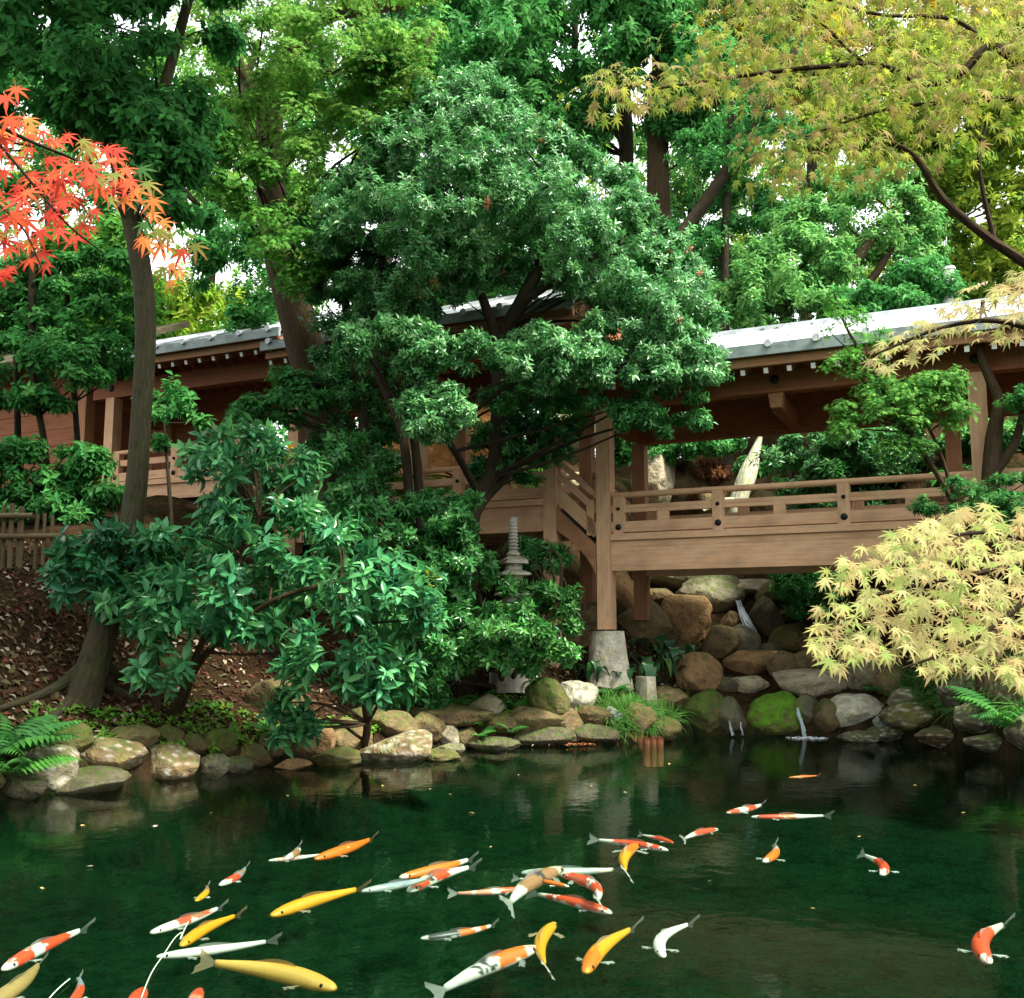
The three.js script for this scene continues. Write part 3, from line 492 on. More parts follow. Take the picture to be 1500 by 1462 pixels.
{ // the covered bridge
  const o = gal('covered_bridge', 'covered wooden bridge with pale railing and grey metal roof over the stream', 'bridge', 0); o.userS = 0;
  const x1 = 10.9, st = P(890, 922, 16).y;
  frame(o, 0.118, x1, DB, 5.05, 5.37, [0, 5.4, 10.8], [0.05, 5.02, 10.8], 0.47, (x, b) => b ? (x < 1 ? 1.75 : x < 6 ? 2.2 : 1.6) : (x < 1 ? st : 0.9));
  railing(o, 0.12, x1, DB, [0.24, 1.8, 3.6, 5.25, 7.2, 9], [0.95, 2.7, 4.5, 6.3, 8.1]);
  boss(o, 2.7, 5.24, 0.113, 0.07); boss(o, 8.1, 5.24, 0.113, 0.07);
  for (const x of [2.7, 8.1]) { const sh = new THREE.Shape([[-0.11, 0], [0.11, 0], [0.08, -0.22], [-0.08, -0.22]].map(q => new THREE.Vector2(...q))), g = new THREE.ExtrudeGeometry(sh, { depth: 0.16, bevelEnabled: false }); g.translate(x, 5.046, -0.08); lp(o, 'bracket', boxUV(g), M.woodMid); lp(o, 'tie_beam', span(x - 0.09, x + 0.09, 4.8, 5.03, -WID + 0.1, -0.1), M.woodRed); }
  roof(o, -0.75, x1 + 0.4, 5.45);
}
const stairs = (o, x0, x1, yTop, yLow, n) => { // treads down from x0 to x1, sloping rails on both sides
  const dy = yLow - yTop, dx = x1 - x0, a = Math.atan2(dy, dx), len = Math.hypot(dx, dy);
  for (let k = 0; k < n; k++) { const t0 = x0 + dx * k / n, t1 = x0 + dx * (k + 1) / n, y = yTop + 0.09 + dy * (k + 1) / (n + 1); lp(o, 'step', span(t0, t1 + 0.03, y - 0.2, y, -WID + 0.06, -0.06 - 0.001 * k), M.step); }
  for (const z of [0.05, -WID - 0.05]) {
    const bar = (name, h, hh, th, m = M.woodPale) => { const g = box(len + 0.06, hh, th, 0, 0, 0); g.rotateZ(a); g.translate((x0 + x1) / 2, (yTop + yLow) / 2 + h, z); return lp(o, name, g, m); };
    bar('stringer', 0.16, 0.2, 0.1); bar('middle_rail', 0.49, 0.1, 0.07); bar('top_rail', 0.72, 0.085, 0.085);
    lp(o, 'baluster', span(x1 - 0.16, x1 - 0.03, yLow + 0.1, yLow + 0.66, z - 0.05, z + 0.05), M.woodPale);
    const sh = new THREE.Shape(); sh.moveTo(x0, yTop - 0.06); sh.lineTo(x1, yLow - 0.06); sh.lineTo(x1, yLow - 0.52); sh.quadraticCurveTo(x0 + dx * 0.75, yLow - 0.12, x0, yTop - 0.42); const g = new THREE.ExtrudeGeometry(sh, { depth: 0.16, bevelEnabled: false }); g.translate(0, 0, z - 0.08); lp(o, 'arched_brace', boxUV(g), M.woodMid);
  }
};
{ // the middle walkway, one flight higher
  const s0 = -6.0, s1 = -0.92, o = gal('covered_walkway', 'middle covered walkway half hidden behind the big evergreen, stepping down to the bridge', 'walkway', s0); o.userS = s0; const w = s1 - s0;
  frame(o, 0, w, DM, 6.1, 6.42, [0, 2.6], [0, 2.6, w], 0.42);
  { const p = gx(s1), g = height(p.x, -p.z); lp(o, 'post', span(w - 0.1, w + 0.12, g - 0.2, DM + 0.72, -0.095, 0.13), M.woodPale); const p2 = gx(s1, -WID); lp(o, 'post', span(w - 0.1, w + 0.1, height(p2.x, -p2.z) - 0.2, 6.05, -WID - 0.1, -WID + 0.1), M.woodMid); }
  railing(o, 0, w - 0.1, DM, [0.2, 1.7, 3.4], [0.95, 2.55, 4.3]);
  stairs(o, w + 0.12, w + 0.92 - 0.13, DM, DB, 3);
  roof(o, -0.3, w + 0.7, 6.58);
}
{ // the upper walkway at the wooded end
  const s0 = -11.0, s1 = -7.1, o = gal('covered_walkway', 'upper covered walkway behind the tall bare trunk, with white rafter ends', 'walkway', s0); o.userS = s0; const w = s1 - s0;
  frame(o, 0, w + 1.1, DL, 6.28, 6.62, [0.4, 5.0], [0.4, 2.4, 5.0], 0.3);
  railing(o, 0.5, w, DL, [0.62, 2.15, 3.75], [1.4, 2.95]);
  stairs(o, w, w + 1.0, DL, DM, 4);
  roof(o, 0.1, w + 1.25, 6.8, { half: 1.6 });
  lp(o, 'back_wall', span(0.2, 2.2, DL + 0.05, 6.3, -WID - 0.06, -WID - 0.01), M.woodRed);
  for (const x of [2.15, 3.75]) { const p = gx(s0 + x, 0), g = height(p.x, -p.z); lp(o, 'support', span(x - 0.1, x + 0.1, g - 0.2, DL - 0.302, -0.09, 0.09), M.woodMid); }
  const on = new THREE.LatheGeometry([[0.001, 0.34], [0.08, 0.3], [0.13, 0.2], [0.16, 0.1], [0.2, 0], [0.001, 0]].map(q => new THREE.Vector2(...q)), 10); on.scale(0.6, 1, 1); on.translate(0.1, 6.8 + 0.17 + 0.66 + 0.09, -WID / 2); lp(o, 'ridge_ornament', boxUV(on), M.fascia);
}
{ // boarded hall at the far end
  const s0 = -18, o = gal('boarded_hall', 'dark hall walled with wide horizontal boards at the end of the walkway', 'building', s0), w = 6.7;
  for (let k = 0; k < 9; k++) lp(o, 'wall_board', span(0, w, 4.0 + k * 0.36, 4.0 + k * 0.36 + 0.35, -0.06 - 0.008 * (k % 2), 0.0 - 0.008 * (k % 2)), M.woodRed);
  lp(o, 'corner_post', span(w - 0.2, w + 0.02, 3.2, 7.3, -0.12, 0.12), M.woodMid);
  lp(o, 'side_wall', span(w - 0.06, w, 4, 7.2, -5, -0.13), M.woodRed);
  lp(o, 'plinth', span(0, w - 0.02, 3.1, 3.99, -0.2, -0.02), M.stone);
  const sl = box(w + 1.2, 0.12, 3.4, 0, 0, 0); sl.rotateX(0.45); sl.translate(w / 2, 7.75, -0.6); lp(o, 'roof', sl, M.shingle);
}
{ // stone the front bridge post stands on
  const top = P(890, 924, 16), bot = P(883, 1004, 15.7).y, h = top.y - Math.min(bot, height(top.x, 16) - 0.1); let g = new THREE.CylinderGeometry(0.3, 0.46, h, 4, 6); g.rotateY(Math.PI / 4 + 0.1); const p = g.attributes.position; for (let i = 0; i < p.count; i++) { const k = 1 + 0.12 * fbm(p.getX(i) * 3, p.getY(i) * 3, p.getZ(i) * 3, 3); p.setXYZ(i, p.getX(i) * k, p.getY(i), p.getZ(i) * k); } g.computeVertexNormals();
  solo('foundation_stone', boxUV(g), std({ color: C(0.52, 0.5, 0.42), map: T.rock, bumpMap: T.rockBump, bumpScale: 0.03, roughness: 0.95 }), 'pale tapered stone block under the front bridge post', 'stone', V(top.x, top.y - h / 2 - 0.004, top.z + 0.02));
  const c = P(980, 985, 15.4), g2 = new THREE.CylinderGeometry(0.15, 0.19, 0.7, 9, 4); const q = g2.attributes.position; for (let i = 0; i < q.count; i++) { const k = 1 + 0.2 * fbm(q.getX(i) * 5, q.getY(i) * 2, q.getZ(i) * 5, 3); q.setXYZ(i, q.getX(i) * k, q.getY(i), q.getZ(i) * k); } g2.computeVertexNormals();
  solo('standing_stone', boxUV(g2), std({ color: C(0.3, 0.28, 0.22), map: T.rock, bumpMap: T.rockBump, bumpScale: 0.03, roughness: 0.95 }), 'short ribbed pale stone standing among the broad dark leaves', 'stone', V(c.x - 0.35, height(c.x, 15.4) + 0.25, c.z));
}
{ // stone pagoda with a ringed finial
  const D = 15.3, top = P(749, 757, D), foot = P(761, 1003, D).y, base = V(P(752, 900, D).x, foot, -D), o = thing('stone_pagoda', 'small grey stone pagoda with ringed finial among the shrubs', 'pagoda', base), yy = py => P(750, py, D).y - foot;
  const sq = (name, w0, w1, y0, y1) => { const g = new THREE.CylinderGeometry(w1 * 0.707, w0 * 0.707, y1 - y0, 4, 1); g.rotateY(Math.PI / 4 + 0.25); g.translate(0, (y0 + y1) / 2, 0); return lp(o, name, boxUV(g), M.stone); };
  sq('base_step', 0.62, 0.58, -0.1, yy(984)); sq('base_block', 0.42, 0.4, yy(984), yy(962));
  let y = yy(962); for (const [body, w, wr, nx] of [[938, 0.34, 0.58, 930], [904, 0.3, 0.54, 896], [872, 0.28, 0.5, 864], [843, 0.25, 0.46, 835], [826, 0.22, 0.38, 815]]) { sq('tier_body', w, w * 0.96, y, yy(body)); sq('tier_roof', wr, wr * 0.9, yy(body), lerp(yy(body), yy(nx), 0.5)); sq('tier_cap', wr * 0.86, wr * 0.45, lerp(yy(body), yy(nx), 0.5), yy(nx)); y = yy(nx); }
  const pr = [[0.001, y]], h = top.y - foot - y; pr.push([0.11, y], [0.11, y + h * 0.06], [0.085, y + h * 0.1], [0.06, y + h * 0.14]); for (let k = 0; k < 9; k++) { const b = y + h * (0.16 + k * 0.085), rr = 0.085 - k * 0.0025; pr.push([0.055, b], [rr, b + h * 0.018], [rr, b + h * 0.055], [0.055, b + h * 0.075]); } pr.push([0.075, top.y - foot - h * 0.05], [0.05, top.y - foot - 0.01], [0.001, top.y - foot]);
  lp(o, 'ringed_finial', boxUV(new THREE.LatheGeometry(pr.map(q => new THREE.Vector2(...q)), 14)), M.stone);
}
{ // bamboo fence by the hall
  const b = hit(-40, 840, 0), o = thing('bamboo_fence', 'low bamboo fence of upright canes at the edge of the bank', 'fence', b), D = -b.z + 0.2, r = rng(5);
  for (const [x, w, y0] of [[-110, 6, 742], [-90, 7, 740], [-60, 6, 744], [-35, 8, 738], [-12, 6, 742], [7, 6, 740], [18, 7.5, 738], [29, 5, 744], [33, 6, 742], [55, 6, 753], [66, 5, 752], [77, 5, 755]]) { const p0 = P(x, y0, D), p1 = P(x - 4, 825 + r() * 12, D + (r() - 0.5) * 0.08); part(o, 'cane', tube([p1, p0.clone().lerp(p1, 0.5), p0], [w, w, w].map(q => q * 0.5 * D / F), 8), M.bamboo); }
  for (const [y, x1] of [[755, 49], [785, 92]]) part(o, 'cross_cane', tube([P(-140, y + 2, D - 0.07), P(x1, y, D - 0.07)], [0.036, 0.036], 8), M.bamboo);
}
{ // sunlit wall behind the middle walkway
  const p = P(655, 655, 20.5), g = new THREE.BoxGeometry(3.1, 2.6, 0.3, 12, 10, 1), q = g.attributes.position; for (let i = 0; i < q.count; i++) q.setZ(i, q.getZ(i) + 0.12 * fbm(q.getX(i) * 1.3, q.getY(i) * 1.3, 4, 3)); g.computeVertexNormals();
  const m = solo('earthen_wall', boxUV(g), M.clay, 'orange earthen wall behind the middle walkway railing', 'wall', V(p.x - 0.3, p.y - 0.35, p.z)); m.rotation.y = GA;
}
{ // white pole and pale dead trunk behind the bridge
  const D = 19.5, b = P(1379, 800, D), t = P(1390, 395, D), h = t.y - b.y, o = thing('white_pole', 'plain white pole standing behind the bridge', 'pole', b); part(o, 'shaft', tube([b, b.clone().lerp(t, 0.5), t], [0.12, 0.11, 0.1], 12), M.white); part(o, 'cap', tube([t, t.clone().add(V(0, 0.06, 0))], [0.125, 0.11], 12), M.white);
  const d2 = 20, gs = [limb([P(1070, 775, d2), P(1082, 735, d2 - 0.1), P(1098, 690, d2), P(1113, 640, d2 + 0.1)], [0.24, 0.2, 0.17, 0.05], 9, 0.9, 3), limb([P(1090, 770, d2), P(1086, 740, d2 - 0.2), P(1094, 710, d2 - 0.15)], [0.14, 0.12, 0.08], 7, 0.9, 8), limb([P(1086, 735, d2), P(1060, 735, d2 - 0.3), P(1030, 748, d2 - 0.4)], [0.1, 0.07, 0.03], 6, 0.6, 9)];
  solo('dead_trunk', merge(gs), M.barkPale, 'pale twisted dead trunk on the hillside behind the bridge', 'tree trunk');
}
{ // log piles at the water edge
  const o = thing('log_edging', 'row of short red brown log piles at the water edge', 'edging', onLevel(925, 1090)), r = rng(15);
  for (let k = 0; k < 9; k++) { const p = onLevel(890 + k * 9.5, 1090 - (k > 5 ? 0 : 2)), h = 0.14 + 0.05 * r() - (k > 5 ? 0.05 : 0); part(o, 'log', tube([V(p.x, -0.3, p.z), V(p.x, h * 0.5, p.z), V(p.x + 0.01, h, p.z)], [0.055, 0.052, 0.045], 8, true, 0.4, k), std({ color: C(0.3 + 0.08 * r(), 0.13, 0.07), map: T.bark, roughness: 0.8 })); }
}

// ---------------------------------------------------------------- trees and shrubs
const green = { a: C(0.028, 0.18, 0.042), b: C(0.09, 0.33, 0.085) }, dark = { a: C(0.027, 0.172, 0.041), b: C(0.084, 0.315, 0.08) }, fresh = { a: C(0.07, 0.3, 0.045), b: C(0.16, 0.4, 0.07) }, lime = { a: C(0.15, 0.36, 0.03), b: C(0.3, 0.44, 0.05) };
const arng = rng(4711);
// tall tree on the leaf strewn bank
tree({ name: 'broadleaf_tree', label: 'tall tree with a bare grey brown trunk leaning on the leaf strewn bank', seed: 11, bark: M.barkGreen, seg: 14, twigs: 0.35,
  trunks: [[[118, 1034, 11.4, 26], [138, 970, 11.45, 23], [170, 860, 11.55, 18.5], [194, 760, 11.7, 16.5], [206, 620, 11.8, 15], [213, 470, 11.9, 15.5], [203, 370, 12, 15], [186, 300, 12.1, 13], [160, 180, 12.2, 11], [135, 60, 12.3, 11], [110, -60, 12.4, 9]],
    [[190, 310, 12.1, 11], [222, 210, 12, 9], [246, 110, 12, 9], [268, 30, 11.9, 8], [290, -50, 11.8, 7]], [[130, 990, 11.45, 16], [106, 1030, null, 11], [80, 1052, null, 7], [48, 1082, null, 4]], [[128, 975, 11.5, 14], [92, 1006, null, 9], [50, 1024, null, 6], [-5, 1046, null, 4]], [[146, 990, 11.45, 13], [168, 1014, null, 7], [196, 1028, null, 4]], [[150, 975, 11.5, 10], [190, 990, null, 5], [230, 985, null, 3]]],
  crowns: [{ poly: [[-60, -60], [330, -60], [340, 60], [290, 150], [330, 280], [300, 320], [250, 270], [150, 230], [60, 180], [-60, 160]], D: 12, half: 1.7, n: 80, r: 52, per: 24, style: 'broad', mat: L.soft, ...dark, flat: 0.55, lean: 0.2, scale: 1.1 },
    { poly: [[-350, -420], [420, -420], [460, -70], [-350, -70]], D: 12, half: 2.6, n: 60, r: 90, per: 26, style: 'far', mat: L.soft, ...dark, flat: 0.6, scale: 1.1, reach: 6 },
    { puffs: Array.from({ length: 84 }, () => [V(-6.5 + 8 * arng(), 10 + 2 * arng(), -6 - 4.5 * arng()), 0.7 + 0.5 * arng()]), per: 24, style: 'far', mat: L.soft, ...dark, scale: 1.3, reach: 7, twigs: 0.3 },  // unseen overhead foliage, added over the pond to shade the left bank
    { poly: [[110, 150], [250, 150], [290, 230], [260, 330], [180, 250]], D: 11.4, half: 0.6, n: 22, r: 45, per: 26, style: 'broad', mat: L.soft, ...dark, flat: 0.5, lean: 0.4 }] });
// leaning trunk with feathery green maple foliage
tree({ name: 'maple_tree', label: 'green maple with a thick leaning trunk in front of the upper walkway', seed: 12, bark: M.bark, seg: 12, twigs: 0.25,
  trunks: [[[492, 720, 17, 34], [470, 600, 17, 30], [440, 480, 17, 28], [412, 380, 17.1, 25], [396, 270, 17.1, 22], [398, 150, 17, 20], [420, 80, 16.8, 17], [470, 25, 16.6, 15], [560, 8, 16.4, 11], [640, -10, 16.3, 8]], [[400, 200, 17, 14], [370, 130, 17, 11], [330, 60, 16.9, 10], [300, -40, 16.8, 8]], [[404, 160, 17, 9], [440, 120, 16.6, 6], [520, 100, 16, 4], [620, 80, 15.6, 3]]],
  crowns: [{ poly: [[240, -60], [640, -60], [640, 60], [600, 110], [520, 150], [470, 250], [440, 340], [410, 250], [340, 210], [290, 120]], D: 15.4, half: 1.2, n: 120, r: 46, per: 22, style: 'maple', mat: L.maple, a: C(0.13, 0.38, 0.07), b: C(0.27, 0.5, 0.11), flat: 0.28, upBias: 1.5, lean: 0.3 },
    { poly: [[270, 160], [330, 170], [430, 280], [470, 400], [430, 430], [360, 330], [300, 260]], D: 14.8, half: 0.6, n: 34, r: 40, per: 22, style: 'maple', mat: L.maple, ...fresh, flat: 0.3, upBias: 1.4, lean: 0.3 },
    { poly: [[500, 80], [620, 70], [640, 130], [560, 200], [500, 190]], D: 14.8, half: 0.6, n: 26, r: 38, per: 24, style: 'maple', mat: L.maple, ...fresh, b: C(0.2, 0.36, 0.07), flat: 0.3, upBias: 1.4, lean: 0.3 }] });
// the big evergreen in the middle
tree({ name: 'evergreen_tree', label: 'big domed evergreen tree with small shiny leaves in front of the walkway roof', seed: 13, bark: M.barkDark, seg: 10, twigs: 0.18,
  trunks: [[[688, 800, 15.3, 14], [694, 740, 15.3, 13], [722, 690, 15.3, 12], [730, 600, 15.2, 11], [735, 500, 15, 11], [770, 430, 14.6, 11], [800, 360, 14.6, 9], [800, 260, 14.6, 6]], [[735, 520, 15, 9], [700, 420, 14.6, 7], [650, 330, 14.6, 6], [640, 220, 14.6, 4]], [[770, 440, 14.6, 7], [860, 380, 14.4, 5], [930, 340, 14.4, 4]], [[700, 720, 15.3, 6], [650, 640, 14.4, 5], [600, 610, 13.8, 4]], [[604, 985, null, 8], [600, 800, 14.6, 8], [590, 640, 14.2, 7], [540, 500, 14.5, 6], [560, 380, 14.6, 5]]],
  crowns: [{ poly: [[670, 108], [720, 125], [800, 180], [870, 225], [940, 285], [1000, 365], [1045, 440], [1062, 520], [1040, 560], [960, 560], [900, 480], [850, 440], [770, 405], [690, 415], [620, 470], [520, 470], [470, 400], [470, 300], [520, 230], [560, 190], [620, 130]], D: 14.7, half: 1.8, n: 400, r: 37, per: 44, style: 'small', mat: L.evergreen, ...green, b: C(0.16, 0.42, 0.16), flat: 0.8, lean: 0.15, odd: [0.004, C(0.35, 0.16, 0.07)] },
    { poly: [[480, 500], [560, 470], [640, 480], [720, 500], [730, 535], [640, 545], [500, 530]], D: 13.4, half: 0.7, n: 30, r: 30, per: 55, style: 'small', mat: L.evergreen, ...green, b: C(0.16, 0.42, 0.16), flat: 0.6 },
    { poly: [[720, 520], [800, 470], [880, 470], [960, 490], [1050, 510], [1055, 560], [960, 575], [860, 575], [760, 560]], D: 13.4, half: 0.8, n: 52, r: 32, per: 58, style: 'small', mat: L.evergreen, ...green, b: C(0.18, 0.44, 0.18), flat: 0.65 },
    { poly: [[580, 600], [620, 560], [680, 575], [720, 610], [700, 640], [620, 640]], D: 13.2, half: 0.5, n: 20, r: 28, per: 55, style: 'small', mat: L.evergreen, ...green, b: C(0.18, 0.44, 0.18), flat: 0.7 },
    { poly: [[865, 590], [1030, 580], [1045, 610], [1000, 640], [880, 615]], D: 13.6, half: 0.5, n: 20, r: 20, per: 40, style: 'small', mat: L.evergreen, ...green, flat: 0.5 },
    { poly: [[700, 560], [860, 570], [850, 600], [720, 600]], D: 14.2, half: 0.5, n: 14, r: 22, per: 34, style: 'small', mat: L.evergreen, ...dark, flat: 0.6 }] });
// darker tree filling the shade left of it
tree({ name: 'evergreen_tree', label: 'dark shaded evergreen between the leaning trunk and the domed tree', seed: 14, bark: M.barkDark, twigs: 0.3,
  trunks: [[[540, 800, 15, 9], [530, 700, 15, 9], [532, 600, 15, 8], [510, 480, 15.2, 7], [500, 360, 15.4, 5]], [[615, 780, 15.2, 7], [606, 640, 15.2, 7], [580, 540, 15.2, 5]]],
  crowns: [{ poly: [[440, 330], [560, 320], [590, 440], [590, 600], [560, 760], [500, 780], [460, 660], [470, 500]], D: 15.4, half: 0.8, n: 85, r: 36, per: 44, style: 'small', mat: L.evergreen, ...dark, flat: 0.7 },
    { poly: [[320, 570], [420, 545], [490, 560], [490, 610], [350, 610]], D: 15.4, half: 0.5, n: 22, r: 30, per: 26, style: 'maple', mat: L.maple, ...dark, flat: 0.35, upBias: 1.2 },
    { poly: [[280, 300], [430, 330], [440, 440], [360, 480], [290, 440]], D: 18.6, half: 0.8, n: 34, r: 32, per: 24, style: 'broad', mat: L.soft, ...dark, flat: 0.7 }] });
tree({ name: 'shrub', label: 'dark shaded bush before the middle railing beside the pagoda', category: 'shrub', seed: 15, bark: M.barkDark,
  trunks: [[[688, 800, 15, 8], [700, 745, 15.2, 8], [740, 700, 15.4, 6], [780, 650, 15.5, 4]]],
  crowns: [{ poly: [[690, 630], [760, 600], [850, 610], [830, 680], [770, 720], [700, 700]], D: 15.5, half: 0.35, n: 42, r: 26, per: 34, style: 'small', mat: L.evergreen, ...dark, flat: 0.6 }] });
// glossy shrub in front
const shootMats = [[0.035, 0.2, 0.085], [0.055, 0.26, 0.1], [0.09, 0.33, 0.13], [0.025, 0.16, 0.065]].map(c => leafMat({ color: C(...c), transmission: 0.3, clearcoat: 0.6, clearcoatRoughness: 0.2 }));
tree({ name: 'glossy_shrub', label: 'spreading shrub with large glossy leaves on the bank above the boulders', category: 'shrub', seed: 16, bark: M.bark, twigs: 0.75,
  trunks: [[[252, 1052, null, 7], [268, 1012, 11.7, 6], [292, 950, 11.3, 5], [330, 870, 11.1, 4], [380, 760, 11, 3]], [[228, 1046, null, 7], [230, 990, 11.7, 6], [215, 900, 11.5, 5], [190, 830, 11.4, 3]], [[262, 1048, null, 6], [300, 960, 11.4, 5], [400, 880, 11, 4], [500, 850, 10.9, 3]], [[531, 1106, null, 6], [538, 1060, 12.7, 6], [520, 960, 12, 5], [500, 880, 11.4, 3]]],
  crowns: [{ poly: [[180, 880], [215, 790], [270, 745], [330, 730], [440, 740], [560, 790], [620, 830], [640, 900], [610, 960], [580, 1010], [500, 1020], [470, 1050], [420, 1020], [395, 950], [330, 925], [300, 960], [240, 920]], D: 11.2, half: 1.0, n: 140, r: 34, per: 6.4, style: 'glossy', mat: L.glossy, a: C(0.03, 0.18, 0.065), b: C(0.1, 0.36, 0.13), flat: 0.32, upBias: 0.8, single: 300, singleMats: shootMats, odd: [0.008, C(0.3, 0.3, 0.03)], spread: 0.95, twigs: 0.4 },
    { poly: [[265, 660], [300, 635], [350, 622], [430, 640], [465, 690], [450, 760], [400, 720], [330, 760], [280, 720]], D: 11.3, half: 0.6, n: 34, r: 22, per: 5, style: 'glossy', mat: L.glossy, a: C(0.03, 0.17, 0.07), b: C(0.09, 0.32, 0.12), flat: 0.6, spread: 0.95, odd: [0.03, C(0.4, 0.33, 0.04)] },
    { poly: [[50, 815], [110, 790], [150, 770], [215, 775], [250, 830], [200, 870], [150, 890], [80, 880], [70, 850]], D: 11.3, half: 0.4, n: 34, r: 20, per: 5, style: 'glossy', mat: L.glossy, a: C(0.02, 0.13, 0.06), b: C(0.05, 0.24, 0.09), flat: 0.6, spread: 0.95 },
    { poly: [[140, 880], [240, 870], [300, 920], [260, 1000], [195, 1010], [220, 940]], D: 11, half: 0.3, n: 18, r: 20, per: 5, style: 'glossy', mat: L.glossy, a: C(0.04, 0.18, 0.07), b: C(0.08, 0.3, 0.12), spread: 0.95 },
    { poly: [[380, 1000], [460, 1030], [450, 1080], [395, 1090]], D: 11.4, half: 0.2, n: 10, r: 18, per: 5, style: 'glossy', mat: L.glossy, a: C(0.03, 0.15, 0.06), b: C(0.06, 0.24, 0.09) }] });
tree({ name: 'shrub', label: 'leafy bush covering the foot of the stone pagoda', category: 'shrub', seed: 17, bark: M.bark, twigs: 0.5,
  trunks: [[[735, 1016, null, 5], [730, 950, 14.5, 4], [700, 870, 14.3, 3]], [[700, 1016, null, 5], [660, 900, 14.3, 4], [630, 800, 14.2, 3]], [[742, 1014, null, 4], [790, 920, 14.3, 3], [820, 880, 14.2, 2]]],
  crowns: [{ poly: [[600, 780], [690, 790], [740, 850], [820, 850], [850, 900], [845, 960], [790, 985], [700, 960], [640, 1000], [600, 960], [590, 860]], D: 14.2, half: 0.7, n: 88, r: 28, per: 32, style: 'small', mat: L.evergreen, ...green, b: C(0.1, 0.31, 0.07), flat: 0.6, scale: 1.25 },
    { poly: [[470, 650], [560, 640], [600, 720], [690, 730], [700, 800], [690, 900], [650, 1000], [570, 1010], [540, 860], [490, 790]], D: 14.0, half: 0.6, n: 95, r: 28, per: 24, style: 'small', mat: L.evergreen, ...green, flat: 0.6, scale: 1.25 },
    { poly: [[760, 790], [820, 800], [850, 830], [800, 850], [720, 810]], D: 15.6, half: 0.2, n: 16, r: 20, per: 26, style: 'small', mat: L.evergreen, ...dark, flat: 0.6 },
    { poly: [[560, 930], [640, 960], [640, 1030], [570, 1030]], D: 14.2, half: 0.3, n: 12, r: 24, per: 24, style: 'small', mat: L.evergreen, ...dark, scale: 1.3 }] });
tree({ name: 'shrub', label: 'dark green bush in front of the boarded hall and bamboo fence', category: 'shrub', seed: 18, bark: M.barkDark, twigs: 0.3,
  trunks: [[[92, 830, 15.4, 6], [84, 760, 15.4, 5], [60, 720, 15.4, 4]]],
  crowns: [{ poly: [[-60, 660], [60, 650], [150, 665], [165, 740], [100, 765], [-60, 745]], D: 15.3, half: 0.7, n: 44, r: 34, per: 26, style: 'broad', mat: L.soft, ...dark, flat: 0.5, upBias: 0.9 }] });
const thin = (label, seed, tr, poly, D, o = {}) => tree({ name: 'young_tree', label, seed, bark: M.barkDark, trunks: tr, seg: 7, twigs: 0.4, crowns: [{ poly, D, half: 0.8, n: 34, r: 32, per: 20, style: 'broad', mat: L.soft, ...green, a: dark.a, flat: 0.55, upBias: 0.8, ...o }] });
thin('slender young tree with a curved dark stem before the boarded hall', 21, [[[70, 760, 15.8, 6], [66, 660, 15.8, 5], [50, 560, 15.8, 5], [46, 440, 15.8, 5], [50, 340, 15.8, 4]]], [[-60, 500], [60, 470], [190, 500], [200, 580], [60, 600], [-60, 590]], 15.6);
thin('slender young tree with a straight dark stem beside the walkway post', 22, [[[116, 800, 16.2, 5], [114, 660, 16.2, 4.5], [104, 520, 16.2, 4], [96, 400, 16.2, 4]]], [[40, 380], [190, 360], [205, 480], [190, 560], [110, 540], [30, 480]], 16.2, { ...green, n: 48 });
thin('slender forked tree near the bamboo fence with sparse leaves', 23, [[[20, 800, 16.5, 5], [26, 640, 16.5, 5], [24, 500, 16.5, 4], [36, 400, 16.5, 3]]], [[-60, 380], [60, 370], [70, 470], [-60, 480]], 16.6, { ...green });
thin('thin stemmed sapling before the upper walkway railing', 24, [[[252, 800, 14.6, 3], [248, 720, 14.6, 3], [240, 620, 14.6, 2]]], [[200, 580], [290, 560], [300, 620], [230, 650]], 14.6, { n: 8, per: 10 });

// hillside trees behind the gallery
const big = (label, seed, trunks, crowns, bark = M.barkDark, group) => tree({ name: 'hillside_tree', label, seed, bark, trunks, twigs: 0.25, group, crowns: crowns.map(k => ({ half: 2, r: 60, per: 30, style: 'far', mat: L.soft, flat: 0.7, lean: 0.1, reach: 7, ...k })) });
big('dark leafy tree with a straight black trunk above the domed evergreen', 31, [[[918, 470, 26, 13], [918, 290, 26, 12], [916, 170, 26, 11], [905, 0, 26, 9], [900, -80, 26, 8]], [[916, 200, 26, 7], [850, 120, 26, 6], [842, 0, 26, 5]], [[912, 120, 26, 6], [950, 60, 26, 5], [990, -20, 26, 4]]],
  [{ poly: [[600, -70], [1000, -70], [960, 90], [890, 130], [840, 200], [760, 180], [660, 110], [580, 90]], D: 24.5, n: 90, ...dark }, { poly: [[700, 150], [880, 170], [900, 300], [800, 230]], D: 25, n: 20, r: 45, ...dark }]);
big('tree with a thick brown trunk behind the domed evergreen', 32, [[[968, 480, 25, 19], [966, 330, 25, 18], [964, 190, 25, 17], [972, 60, 25, 15], [980, -80, 25, 13]]], [{ poly: [[940, 130], [1060, 110], [1040, 210], [960, 210]], D: 24.5, half: 1, n: 12, r: 40, ...dark }, { poly: [[880, -70], [1180, -70], [1160, 120], [1080, 200], [960, 180], [900, 90]], D: 25, n: 50, ...dark }], M.bark);
